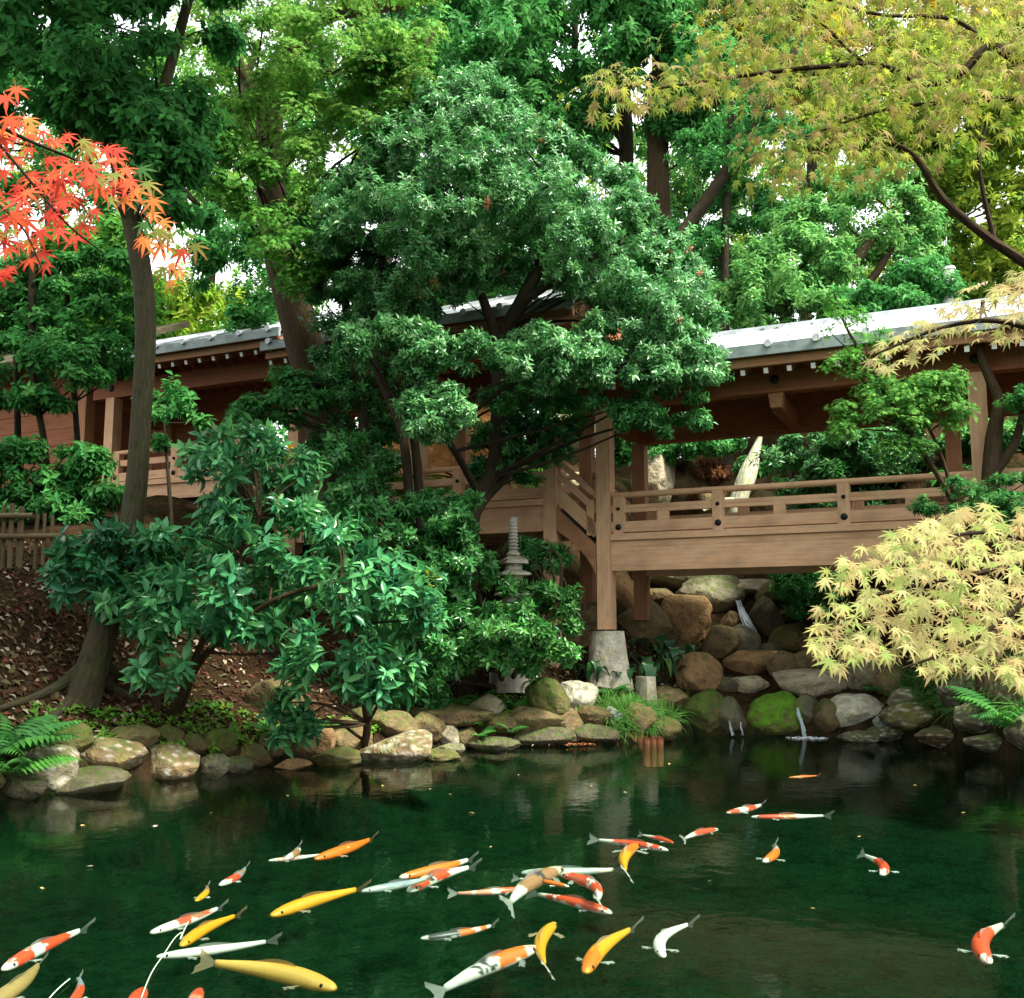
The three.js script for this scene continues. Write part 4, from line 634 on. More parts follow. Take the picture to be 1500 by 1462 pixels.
big('tree with a dark branch leaning out over the bridge roof', 33, [[[975, 470, 22.5, 12], [990, 365, 22.5, 11], [1030, 300, 22.5, 10], [1075, 235, 22.5, 9], [1140, 130, 22.4, 7], [1180, 30, 22.3, 5]], [[1062, 470, 22.8, 7], [1064, 300, 22.8, 6], [1072, 150, 22.8, 5]]],
  [{ poly: [[960, 400], [1010, 280], [1120, 250], [1150, 330], [1110, 440], [1040, 470]], D: 23.2, half: 0.8, n: 46, r: 36, style: 'broad', per: 34, ...green, a: dark.a }, { poly: [[1000, 180], [1130, 140], [1200, 200], [1110, 280], [1010, 270]], D: 22.6, half: 1, n: 22, r: 38, per: 24, style: 'broad', ...dark }]);
big('sunlit rounded tree with a pair of leaning brown trunks above the bridge roof', 34, [[[1225, 440, 21, 9], [1250, 390, 21, 8], [1290, 335, 21, 8], [1320, 295, 21, 6]], [[1260, 440, 21.2, 7], [1290, 390, 21.2, 6], [1320, 340, 21.2, 5]]],
  [{ poly: [[1120, 330], [1190, 270], [1250, 240], [1330, 250], [1370, 330], [1380, 440], [1330, 470], [1280, 400], [1200, 380]], D: 21.6, half: 1, n: 66, r: 34, style: 'broad', per: 40, ...green, a: C(0.06, 0.25, 0.06), b: C(0.2, 0.46, 0.14) }], M.bark);
const bush = (label, seed, poly, D, o = {}) => { const cx = poly.reduce((s, q) => s + q[0], 0) / poly.length, by = Math.max(...poly.map(q => q[1])); return tree({ name: 'hillside_shrub', label, category: 'shrub', seed, bark: M.barkDark, trunks: [[[cx, by + 25, D + 0.2, 5], [cx + 4, by - 10, D, 4], [cx + 8, by - 50, D, 3]]], twigs: 0.3, crowns: [{ poly, D, half: 0.9, n: 44, r: 34, per: 38, style: 'broad', mat: L.soft, ...green, flat: 0.75, ...o }] }); };
bush('rounded sunlit bush rising behind the bridge roof next to the domed evergreen', 41, [[1050, 470], [1060, 400], [1110, 360], [1190, 330], [1240, 370], [1250, 470], [1150, 500]], 20.5, { a: C(0.06, 0.25, 0.06), b: C(0.2, 0.46, 0.14), n: 60 });
bush('low leafy bush along the bridge ridge under the leaning trunks', 42, [[1200, 440], [1290, 400], [1350, 370], [1400, 390], [1410, 480], [1220, 490]], 19.8, { n: 42, r: 28 });
bush('lit green bush seen through the bridge above the railing', 43, [[1120, 650], [1200, 630], [1290, 640], [1370, 660], [1375, 760], [1300, 770], [1180, 760], [1130, 720]], 18.6, { n: 60, r: 28, style: 'small', per: 50, scale: 1.4, mat: L.evergreen, b: C(0.12, 0.32, 0.11) });
bush('green bush in the gap beside the brown back post', 44, [[1370, 640], [1500, 620], [1600, 640], [1600, 760], [1380, 760]], 16.9, { n: 50, r: 30, b: C(0.12, 0.36, 0.1) });
bush('leafy bush behind the bridge railing near the white pole', 50, [[1195, 660], [1260, 630], [1370, 625], [1385, 760], [1300, 775], [1210, 750]], 17.5, { n: 56, r: 30, style: 'small', per: 44, scale: 1.4, mat: L.evergreen, b: C(0.12, 0.36, 0.11), half: 0.5 });
bush('dark bush on the slope beyond the upper waterfall', 45, [[1120, 845], [1200, 830], [1240, 860], [1220, 905], [1150, 895]], 17.6, { n: 30, r: 22, ...dark, style: 'small', per: 34 });
bush('reddish brown bush behind the bridge near the dead trunk', 46, [[990, 680], [1060, 660], [1070, 720], [1010, 740]], 20.8, { n: 16, r: 24, a: C(0.12, 0.05, 0.025), b: C(0.2, 0.09, 0.04), style: 'small', per: 34 });
bush('mid green bush on the slope behind the bridge post', 47, [[880, 590], [1000, 620], [1100, 640], [1120, 690], [1000, 670], [900, 680]], 20.4, { n: 34, r: 26, ...dark });
bush('leafy bank seen under the middle railing', 48, [[560, 690], [700, 690], [800, 690], [800, 760], [560, 750]], 19.4, { n: 34, r: 22, ...fresh, style: 'small', per: 26 });
big('yellow green tree glowing against the sky beyond the bridge', 35, [[[1400, 480, 24, 8], [1395, 330, 24, 7], [1420, 200, 24, 6], [1440, 60, 24, 4]], [[1395, 320, 24, 5], [1330, 200, 24, 4], [1300, 90, 24, 3]]],
  [{ poly: [[1180, 90], [1300, 40], [1560, 20], [1560, 440], [1420, 440], [1360, 300], [1250, 240], [1150, 200]], D: 23.6, half: 1.6, n: 150, r: 46, per: 24, ...lime, a: C(0.09, 0.22, 0.03), mat: leafMat({ transmission: 0.55, clearcoat: 0.1 }) }]);
big('golden topped tree behind the brown maple leaves', 36, [[[1180, 480, 29, 9], [1190, 200, 29, 8], [1170, 0, 29, 6]]], [{ poly: [[980, -70], [1560, -70], [1560, 90], [1300, 130], [1150, 150], [1010, 90]], D: 28, half: 2, n: 100, r: 60, per: 20, a: C(0.2, 0.24, 0.02), b: C(0.42, 0.32, 0.03), mat: leafMat({ transmission: 0.55, clearcoat: 0.1 }) }]);
big('bright green tree behind the upper walkway roof', 37, [[[300, 560, 27, 9], [310, 380, 27, 8], [330, 220, 27, 7], [380, 60, 27, 5]], [[318, 330, 27, 5], [250, 250, 27, 4], [210, 120, 27, 3]]],
  [{ poly: [[190, 410], [300, 380], [420, 420], [480, 480], [480, 560], [190, 560]], D: 26, half: 1.6, n: 40, r: 50, per: 24, ...lime }, { poly: [[150, 60], [470, 60], [500, 200], [480, 330], [400, 360], [300, 330], [230, 250]], D: 28, half: 2, n: 62, r: 44, per: 20, ...fresh }]);
big('pale green tree behind the red maple leaves', 38, [[[60, 560, 24, 8], [70, 360, 24, 7], [90, 160, 24, 5]]], [{ poly: [[-80, 330], [200, 330], [230, 480], [180, 580], [-80, 580]], D: 23.5, half: 1.5, n: 60, r: 48, per: 26, ...fresh }, { poly: [[-80, 60], [150, 40], [190, 330], [-80, 330]], D: 25, half: 1.6, n: 44, r: 50, per: 22, ...green }]);
big('tall dark tree above the leaning maple trunk', 39, [[[560, 520, 21, 12], [570, 200, 21, 11], [590, -60, 21, 8]]], [{ poly: [[430, -250], [760, -250], [740, 80], [640, 170], [560, 300], [470, 350], [430, 140]], D: 20.3, half: 1.3, n: 120, r: 52, per: 26, style: 'broad', scale: 1.4, ...dark }, { poly: [[-100, -300], [430, -300], [430, -80], [-100, -80]], D: 18, half: 2, n: 40, r: 80, per: 22, ...dark, reach: 9 }]);
big('mid green tree closing the view behind the domed evergreen', 40, [[[800, 560, 31, 10], [810, 300, 31, 8]]], [{ poly: [[700, 280], [1000, 330], [1100, 470], [1060, 640], [640, 640], [600, 420]], D: 30, half: 2, n: 150, r: 60, per: 26, ...dark }]);
big('pale far tree between the dark trunks and the golden one', 49, [[[1010, 560, 34, 9], [1015, 300, 34, 8], [1030, 100, 34, 6]]], [{ poly: [[860, 120], [1150, 90], [1230, 260], [1180, 420], [960, 440], [880, 330]], D: 33, half: 2, n: 62, r: 52, per: 22, ...green, b: C(0.14, 0.34, 0.08) }]);
{ // the wood farther up the hill reads as one mass
  const r = rng(77), puffs = clumps(r, [[-250, 470], [250, 500], [700, 470], [1200, 430], [1750, 430], [1750, 740], [-250, 740]], 40, 5, 115, 74), mats = leafMatrices(r, puffs, 26, { flat: 0.8, scale: 1.8 });
  solo('hillside_wood', baked(SPRIG.far, mats, mats.map(() => tint(r, dark.a, green.b)), i => i % 2), L.soft, 'dense green wood covering the hill behind everything', 'wood', null, null, 'stuff');
  const p2 = clumps(r, [[-150, -40], [1650, -40], [1650, 490], [-150, 490]], 46, 5, 270, 64), m2 = leafMatrices(r, p2, 16, { flat: 0.8, scale: 1.8 });
  solo('hillside_wood', baked(SPRIG.far, m2, m2.map(() => tint(r, fresh.a, lime.b)), i => i % 2), L.soft, 'far pale green tree tops showing through the gaps against the sky', 'wood', null, null, 'stuff');
}
// small green maple rising beside the bridge
tree({ name: 'maple_tree', label: 'small green maple with a crooked trunk in front of the bridge railing', seed: 51, bark: M.bark, twigs: 0.55, seg: 10,
  trunks: [[[1445, 1010, 13.2, 15], [1448, 820, 13.3, 14], [1452, 690, 13.3, 13], [1456, 640, 13.3, 12], [1462, 585, 13.3, 8], [1450, 555, 13.3, 7], [1438, 525, 13.3, 6], [1436, 490, 13.3, 5], [1440, 440, 13.3, 3]], [[1448, 830, 13.3, 8], [1420, 770, 13.2, 6], [1395, 735, 13.1, 4.5]], [[1395, 735, 13.1, 4], [1370, 690, 13.0, 4], [1320, 615, 12.9, 3.5], [1290, 560, 12.8, 3], [1240, 480, 12.8, 2], [1222, 430, 12.8, 1.5]], [[1400, 735, 13.1, 3], [1372, 650, 13.0, 2.5], [1340, 590, 12.9, 2]], [[1452, 700, 13.3, 8], [1486, 650, 13.2, 7], [1500, 600, 13.2, 5]]],
  crowns: [{ poly: [[1205, 625], [1240, 585], [1300, 550], [1400, 545], [1430, 570], [1400, 620], [1330, 660], [1260, 640]], D: 12.8, half: 0.5, n: 46, r: 36, per: 15, style: 'maple', scale: 0.75, spread: 1, mat: L.maple, ...fresh, a: C(0.05, 0.22, 0.04), flat: 0.4, upBias: 1.2 },
    { poly: [[1190, 440], [1260, 430], [1310, 480], [1290, 540], [1215, 560], [1215, 500]], D: 12.8, half: 0.3, n: 24, r: 24, per: 5, style: 'maple', scale: 0.7, mat: L.maple, ...fresh, flat: 0.4, upBias: 1.2 },
    { poly: [[1335, 740], [1380, 700], [1500, 690], [1580, 700], [1580, 770], [1400, 770]], D: 12.8, half: 0.5, n: 42, r: 26, per: 30, style: 'fine', mat: L.maple, ...green, b: C(0.09, 0.28, 0.09), flat: 0.5, upBias: 1 },
    { poly: [[1470, 560], [1580, 540], [1580, 640], [1480, 620]], D: 12.8, half: 0.4, n: 16, r: 26, per: 26, style: 'fine', mat: L.maple, ...green, flat: 0.5, upBias: 1 }] });

// unseen trees added beside and behind the viewer to block low sky light
for (const [seed, x, z, h, label] of [[91, -11.5, -6, 9.5, 'unseen shade tree added beyond the fern covered end of the bank'], [92, -7.5, 5, 9, 'unseen shade tree added on the near shore behind the red maple'], [93, 0.5, 9, 10, 'unseen shade tree added on the near shore facing the bridge'], [94, 9, 5.5, 9, 'unseen shade tree added on the near shore behind the yellow maple']]) {
  const r = rng(seed), b = V(x, 0.1, z), o = thing('added_shade_tree', label, 'tree', b), puffs = [], gs = [limb([b, V(x + 0.2, h * 0.3, z), V(x - 0.1, h * 0.55, z + 0.2), V(x, h * 0.8, z)], [0.3, 0.24, 0.18, 0.08], 10, 0.15, seed)];
  for (let i = 0; i < 46; i++) { const a = r() * 6.28, d = Math.sqrt(r()) * 3.9, y = h * (0.3 + 0.72 * r()) - d * 0.2; const c = V(x + Math.cos(a) * d, y, z + Math.sin(a) * d); puffs.push([c, 0.8 + 0.6 * r()]); if (i % 3 === 0) gs.push(limb([V(x, h * 0.5, z), c.clone().lerp(V(x, h * 0.55, z), 0.5), c], [0.08, 0.05, 0.02], 5, 0, 1, 3)); }
  const ms = leafMatrices(r, puffs, 26, { scale: 1.9 }), c = part(o, 'crown', baked(SPRIG.far, ms, ms.map(() => tint(r, dark.a, green.b)), i => i % 2), L.soft); c.userData.kind = 'stuff'; part(o, 'trunk', merge(gs), M.bark);
}

// ---------------------------------------------------------------- maples close by: every large leaf is a part
function leafGeos(seed, size, palette) { const r = rng(seed); return palette.map(([c, t]) => { const b = { pos: [], col: [], idx: [] }; mapleLeafInto(b, new THREE.Matrix4(), size * (0.9 + 0.2 * r()), c, t, 0.12 + 0.3 * r(), true); const p0 = b.pos.length; // stalk
  const n = p0 / 3; b.pos.push(0, 0, 0.001, 0, 0, -0.001, -size * 0.55, size * 0.12, 0); b.col.push(...c, ...c, ...c); b.idx.push(n, n + 1, n + 2); return makeGeo(b.pos, b.idx, b.col); }); }
// leaf frame: x = way the middle lobe points, y = upper face
function leafPose(m, r, c, point, face) { const x = point.clone().normalize(), y = face.clone().addScaledVector(x, -face.dot(x)).normalize(), z = V().crossVectors(x, y); const k = 0.7 + 0.55 * r(); return new THREE.Matrix4().makeBasis(x.multiplyScalar(k), y.multiplyScalar(k), z.multiplyScalar(k)).setPosition(c); }
function setPose(mesh, m4, origin) { m4.decompose(mesh.position, mesh.quaternion, mesh.scale); mesh.position.sub(origin); }
{ // yellow maple reaching in from beside the camera
  const r = rng(61), base = V(2.9, 0.15, -2.2), o = thing('yellow_maple', 'autumn maple with large yellow green and brown leaves arching over the pond', 'tree', base), gs = [];
  const br = (...pts) => gs.push(limb(pts.map(([x, y, D]) => P(x, y, D)), pts.map(([, , D, w]) => w * D / F), 7, 0.15, pts[0][0] % 17, 5));
  gs.push(limb([base.clone().add(V(0, -0.3, 0)), V(2.85, 1.2, -2.4), V(2.6, 2.2, -2.9), V(2.5, 3.2, -3.4)], [0.09, 0.075, 0.06, 0.045], 10, 0.15, 4));
  br([1760, 60, 3.6, 14], [1600, 110, 3.8, 10], [1500, 92, 3.9, 8], [1450, 68, 3.9, 7], [1410, 105, 3.9, 6], [1360, 122, 3.9, 5.5], [1290, 96, 3.9, 5], [1200, 98, 3.9, 4], [1080, 112, 3.9, 3], [960, 130, 3.9, 2]);
  br([1720, 470, 3.7, 12], [1600, 450, 3.8, 10], [1500, 384, 3.9, 8], [1430, 335, 3.9, 7], [1380, 290, 3.9, 6], [1340, 230, 3.9, 4.5], [1290, 200, 3.9, 3]);
  br([1456, 350, 3.9, 4], [1440, 280, 3.9, 3.5], [1434, 230, 3.9, 3], [1445, 180, 3.9, 2.5]); br([1600, 150, 3.8, 7], [1500, 145, 3.9, 5], [1420, 148, 3.9, 4], [1300, 160, 4, 2.5], [1180, 200, 4, 1.6]);
  br([1450, 68, 3.9, 4], [1400, 30, 3.9, 3.5], [1280, 20, 3.8, 2.5], [1160, -20, 3.8, 2]); br([1270, 96, 3.9, 3], [1240, 70, 3.9, 2.5], [1190, 20, 3.8, 2]);
  br([1700, 560, 3, 9], [1560, 500, 3, 6], [1460, 470, 3, 4], [1380, 480, 3, 3], [1280, 520, 3, 1.6]);
  br([1760, 760, 2.9, 10], [1600, 800, 2.85, 7], [1480, 830, 2.8, 5], [1380, 850, 2.8, 3.5], [1290, 870, 2.8, 2.5], [1220, 900, 2.8, 1.5]); br([1560, 805, 2.85, 5], [1480, 900, 2.8, 4], [1400, 950, 2.8, 3], [1320, 980, 2.8, 1.5]); br([1540, 800, 2.85, 4], [1440, 780, 2.75, 3], [1340, 795, 2.75, 2]);
  part(o, 'trunk', merge(gs), M.bark);
  const pal = [[[0.344, 0.396, 0.112], [0.396, 0.310, 0.112]], [[0.404, 0.421, 0.146], [0.430, 0.344, 0.138]], [[0.292, 0.396, 0.103], [0.361, 0.361, 0.112]], [[0.430, 0.396, 0.163], [0.413, 0.232, 0.112]], [[0.464, 0.464, 0.189], [0.430, 0.361, 0.155]], [[0.378, 0.318, 0.129], [0.361, 0.181, 0.086]]];
  const geos = leafGeos(7, 0.042, pal), mat = leafMat({ transmission: 0.4, clearcoat: 0.1, clearcoatRoughness: 0.55 });
  const low = [[1185, 965], [1190, 900], [1210, 845], [1255, 805], [1330, 775], [1420, 745], [1500, 748], [1580, 760], [1580, 1030], [1495, 1035], [1470, 1000], [1400, 985], [1370, 1005], [1330, 975], [1265, 965], [1230, 990]];
  const put = (name, x, y, D, face, g, droopX) => { const c = P(x, y, D), point = V((r() - 0.5) * 1.6 - 0.3, -0.45 - 0.7 * r() * droopX, 0.55 + (r() - 0.5) * 0.9); const m = part(o, name, g, mat, false); setPose(m, leafPose(null, r, c, point, face), o.position); };
  let n = 0; while (n < 300) { const x = 1180 + r() * 330, y = 740 + r() * 300; if (!inside(low, x, y)) continue; put('maple_leaf', x, y - 8, 2.4 + 0.6 * r(), V((r() - 0.5) * 0.7, 0.75, 0.6 + (r() - 0.5) * 0.5), geos[Math.floor(r() * 6)], 1); n++; }
  // the remaining leaves: outer sprays, mid and upper tiers
  const lists = geos.map(() => []), add = (x, y, D, face, pt, gi) => { lists[gi].push(leafPose(null, r, P(x, y, D), pt, face)); };
  for (let k = 0; k < 420; ) { const x = 1190 + r() * 400, y = 745 + r() * 290; if (!inside(low, x, y)) continue; k++; add(x, y - 6, 2.8 + 0.6 * r(), V((r() - 0.5) * 0.7, 0.8, 0.5 + (r() - 0.5) * 0.5), V((r() - 0.5) * 1.6 - 0.3, -0.45 - 0.7 * r(), 0.5 + (r() - 0.5) * 0.9), Math.floor(r() * 6)); }
  const mid = [[1255, 530], [1290, 495], [1370, 455], [1430, 410], [1500, 385], [1600, 380], [1600, 520], [1500, 500], [1420, 500], [1370, 520], [1300, 545]];
  for (let k = 0; k < 260; ) { const x = 1250 + r() * 350, y = 380 + r() * 170; if (!inside(mid, x, y)) continue; k++; add(x, y, 2.9 + 0.5 * r(), V((r() - 0.5) * 0.7, 0.9, 0.3 + (r() - 0.5) * 0.6), V(-0.7 + (r() - 0.5) * 1.2, -0.4 - 0.4 * r(), 0.3 + (r() - 0.5) * 0.9), [1, 3, 4, 3, 5, 0][Math.floor(r() * 6)]); }
  lists.forEach((l, i) => copies(o, 'leaf_spray', geos[i], mat, l, l.map(() => { const v = 0.85 + 0.3 * r(); return C(v, v, v); }), 'stuff'));
  const pal2 = [[[0.25, 0.33, 0.06], [0.31, 0.27, 0.08]], [[0.35, 0.4, 0.06], [0.34, 0.3, 0.06]], [[0.34, 0.28, 0.11], [0.36, 0.23, 0.12]], [[0.2, 0.31, 0.05], [0.26, 0.26, 0.06]]], g2 = leafGeos(9, 0.044, pal2), l2 = g2.map(() => []);
  const sprays = []; const up = [[870, 118], [930, 70], [1000, 20], [1060, -60], [1600, -60], [1600, 130], [1480, 120], [1400, 170], [1350, 250], [1250, 240], [1180, 280], [1115, 255], [1110, 215], [1170, 160], [1060, 125], [960, 150], [890, 145]];
  while (sprays.length < 150) { const x = 860 + r() * 740, y = -60 + r() * 340; if (inside(up, x, y)) sprays.push([P(x, y, 3.3 + 1.5 * r()), 0.13 + 0.14 * r(), (r() - 0.5) * 0.5]); }
  for (const [c, R, tl] of sprays) for (let k = 0; k < 25; k++) { const a = r() * 6.28, d = R * Math.sqrt(r()), q = V(c.x + Math.cos(a) * d, c.y + Math.cos(a) * d * tl - d * d * 0.9 + (r() - 0.5) * 0.05, c.z + Math.sin(a) * d); l2[Math.floor(r() * 4)].push(leafPose(null, r, q, V(Math.cos(a) + (r() - 0.5), -0.55 - 0.5 * r(), Math.sin(a) + (r() - 0.5)), V((r() - 0.5) * 0.6, 1, (r() - 0.5) * 0.6))); }
  const m2 = leafMat({ transmission: 0.5, clearcoat: 0.1, clearcoatRoughness: 0.55 });
  l2.forEach((l, i) => copies(o, 'leaf_spray', g2[i], m2, l, l.map(() => { const v = 0.8 + 0.4 * r(); return C(v, v, v * 0.9); }), 'stuff'));
}
{ // red maple spray
  const r = rng(71), base = V(-2.3, 0.15, -1.9), o = thing('red_maple', 'spray of scarlet maple leaves reaching in before the tall bare trunk', 'tree', base), gs = [];
  const br = (...pts) => gs.push(limb(pts.map(([x, y, D]) => P(x, y, D)), pts.map(([, , D, w]) => w * D / F), 6, 0.1, 3, 5));
  gs.push(limb([base.clone().add(V(0, -0.3, 0)), V(-2.2, 1.3, -1.95), V(-2.0, 2.3, -2.0)], [0.05, 0.04, 0.025], 8, 0.15, 4)); br([-760, 40, 2, 16], [-300, 110, 2.05, 7], [-60, 160, 2.1, 4], [40, 205, 2.1, 3], [130, 245, 2.1, 2.2], [200, 300, 2.15, 1.6], [240, 370, 2.15, 1]); br([-40, 165, 2.1, 3], [40, 260, 2.1, 2], [100, 330, 2.1, 1.5], [150, 370, 2.1, 1]); br([-300, 110, 2.05, 5], [-60, 260, 2.1, 2.5], [30, 330, 2.1, 1.6], [60, 390, 2.1, 1]); part(o, 'trunk', merge(gs), M.barkDark);
  const geos = leafGeos(17, 0.047, [[[0.68, 0.085, 0.045], [0.62, 0.05, 0.035]], [[0.74, 0.13, 0.05], [0.7, 0.09, 0.045]], [[0.6, 0.065, 0.04], [0.52, 0.04, 0.03]], [[0.7, 0.25, 0.06], [0.68, 0.1, 0.045]], [[0.16, 0.24, 0.05], [0.55, 0.16, 0.06]], [[0.05, 0.16, 0.04], [0.08, 0.17, 0.045]]]), mat = leafMat({ transmission: 0.42, clearcoat: 0.12, clearcoatRoughness: 0.5 });
  const spots = [[10, 150], [12, 180], [40, 195], [18, 210], [45, 225], [62, 200], [80, 215], [98, 205], [70, 240], [92, 238], [128, 218], [155, 225], [105, 250], [140, 250], [165, 240], [18, 240], [8, 258], [45, 262], [62, 280], [130, 258], [150, 245], [182, 255], [205, 255], [215, 275], [190, 275], [168, 275], [145, 282], [160, 298], [128, 270], [50, 292], [35, 298], [100, 292], [85, 305], [115, 300], [70, 320], [20, 318], [8, 325], [38, 330], [92, 330], [60, 345], [85, 345], [118, 335], [48, 358], [110, 355], [130, 340], [12, 372], [5, 360], [60, 378], [68, 395], [40, 390], [8, 405], [20, 400], [205, 300], [222, 320], [210, 335], [232, 345], [212, 360], [248, 352], [225, 300], [250, 395], [262, 405], [240, 400], [268, 375], [180, 300], [140, 315], [75, 262], [28, 280], [2, 200], [2, 230], [-10, 300], [-20, 250], [-25, 340], [100, 270], [0, 290]];
  for (const [x, y] of [...spots, ...spots.filter((_, i) => i % 5 < 3).map(([x, y]) => [x + (r() - 0.5) * 50, y + (r() - 0.5) * 40])]) { const gi = x > 195 ? [0, 3, 4, 5, 3, 4][Math.floor(r() * 6)] : r() < 0.07 ? 4 : Math.floor(r() * 3.4); const m = part(o, 'maple_leaf', geos[gi], mat, false); setPose(m, leafPose(null, r, P(x, y - 8, 2.05 + 0.2 * r()), V((r() - 0.5) * 1.7 + 0.2, -0.5 - 0.5 * r(), 0.3 + (r() - 0.5) * 0.5), V((r() - 0.5) * 0.5, 0.5, 0.9)), o.position); }
}

// ---------------------------------------------------------------- low plants
function frond(seed, len, pairs) { const r = rng(seed), b = { pos: [], col: [], idx: [] }, arch = 0.7; for (let i = 0; i < pairs; i++) { const t = (i + 0.5) / pairs, x = t * len, y = Math.sin(t * 2.0) * len * 0.32 * arch - t * t * len * 0.28, l = len * 0.3 * Math.sin(Math.PI * (0.12 + 0.86 * t)) + 0.01; for (const s of [1, -1]) { const v = 0.8 + 0.4 * r(); addLeaf(b, turnTo(s * (1.25 - 0.3 * t), -0.2 - 0.3 * t, 0, x, y, 0), l, l * 0.3, 0.1, 0.2, [v, v, v]); } } return makeGeo(b.pos, b.idx, b.col); }
const frondG = [frond(1, 0.5, 15), frond(2, 0.42, 13)], fernM = [[0.05, 0.2, 0.03], [0.07, 0.25, 0.035], [0.04, 0.16, 0.035]].map(c => leafMat({ color: C(...c), transmission: 0.4, clearcoat: 0.2 }));
function fern(px, py, n, scale, label, D, group) { const r = rng(px * 3 + py), b = D ? P(px, py, D) : hit(px, py, 0); b.y += 0.02; const o = thing('fern', label, 'fern', b, group); for (let i = 0; i < n; i++) { const m = part(o, 'frond', frondG[i % 2], fernM[Math.floor(r() * 3)], false), k = scale * (0.7 + 0.5 * r()); m.rotation.set((r() - 0.5) * 0.3, i / n * 6.28 + r() * 0.6, 0.15 + 0.45 * r(), 'YZX'); m.scale.setScalar(k); } return o; }
fern(-10, 1110, 12, 1.5, 'big bright fern overhanging the grey green boulder', 9.6); fern(40, 1100, 9, 1.1, 'arching fern on top of the shaded bank end', 9.8); fern(20, 1135, 8, 1.0, 'fern drooping to the dark water below the bank end', 9.5);
const FG = 'small ferns tucked between the shore stones'; for (const [x, y, n, s] of [[655, 1040, 9, 0.8], [620, 1035, 8, 0.8], [680, 1040, 8, 0.7], [705, 1030, 7, 0.7], [745, 1042, 9, 0.8], [790, 1040, 9, 0.75], [760, 1012, 8, 0.9], [700, 1085, 8, 0.7], [745, 1082, 7, 0.7], [895, 1020, 8, 0.8], [1300, 1020, 8, 0.8], [1345, 1015, 8, 0.8], [690, 1065, 6, 0.6]]) fern(x, y, n, s, 'small bright fern tucked between the shore stones', null, FG);
fern(1475, 1060, 12, 1.4, 'dark fern hanging over the water below the yellow maple', null); fern(1495, 1080, 10, 1.2, 'low fern touching the water beside the dark boulders', null); fern(1440, 1000, 9, 1.2, 'fern behind the lowest yellow maple leaves', null);
fern(470, 1075, 7, 0.8, 'fern dangling beside the golden boulder', null); fern(405, 1085, 8, 0.9, 'broad fern over the water between bank boulders', null);
{ // aspidistra: each blade is a part
  const r = rng(83), blade = [0, 1].map(k => { const b = { pos: [], col: [], idx: [] }, rows = 9, L0 = 0.62, W = 0.105; for (let i = 0; i <= rows; i++) { const t = i / rows, w = t < 0.3 ? 0.012 : W * Math.sin(Math.PI * clamp((t - 0.27) / 0.76, 0.02, 1)) + 0.002, x = L0 * t * (1 - 0.25 * t * t), y = L0 * (0.95 * t - 0.75 * t * t * t * (k ? 1.15 : 0.85)); for (const s of [-1, 0, 1]) { b.pos.push(x * 0.55, y + (s ? 0.012 : 0), s * w * 0.5); b.col.push(1, 1, 1); } if (i) { const a = (i - 1) * 3, c = i * 3; b.idx.push(a, a + 1, c, a + 1, c + 1, c, a + 1, a + 2, c + 1, a + 2, c + 2, c + 1); } } return makeGeo(b.pos, b.idx, b.col); });
  const ms = [[0.018, 0.085, 0.02], [0.03, 0.13, 0.03], [0.022, 0.1, 0.035], [0.12, 0.22, 0.05]].map(c => leafMat({ color: C(...c), transmission: 0.2, clearcoat: 0.9, clearcoatRoughness: 0.3 }));
  const clump = (label, pts, D) => { const b0 = hit(pts[0][0], pts[0][1], 0), o = thing('broad_leaf_clump', label, 'plant', b0); for (const [x, y, n, s] of pts) { const b = hit(x, y, 0); for (let i = 0; i < n; i++) { const bx = b.x + (r() - 0.5) * 0.28, bz = b.z + (r() - 0.7) * 0.2, gy = height(bx, -bz) - 0.02; if (gy < 0.25) continue; const m = part(o, 'blade', blade[i % 2], ms[r() < 0.12 ? 3 : Math.floor(r() * 3)], false), k = s * (0.75 + 0.5 * r()); m.position.set(bx, gy, bz).sub(o.position); m.rotation.set(0, r() * 6.28, (r() - 0.5) * 0.5, 'YZX'); m.scale.setScalar(k); } } };
  clump('clump of broad dark strap leaves beside the orange tan boulder', [[965, 1000, 10, 1.6], [992, 992, 9, 1.5], [940, 1005, 7, 1.4], [978, 985, 8, 1.7]], 15.2); clump('broad dark strap leaves in front of the tapered stone block', [[880, 1005, 8, 1.2], [915, 1010, 6, 1.2], [852, 1000, 6, 1.1]], 15.1);
}
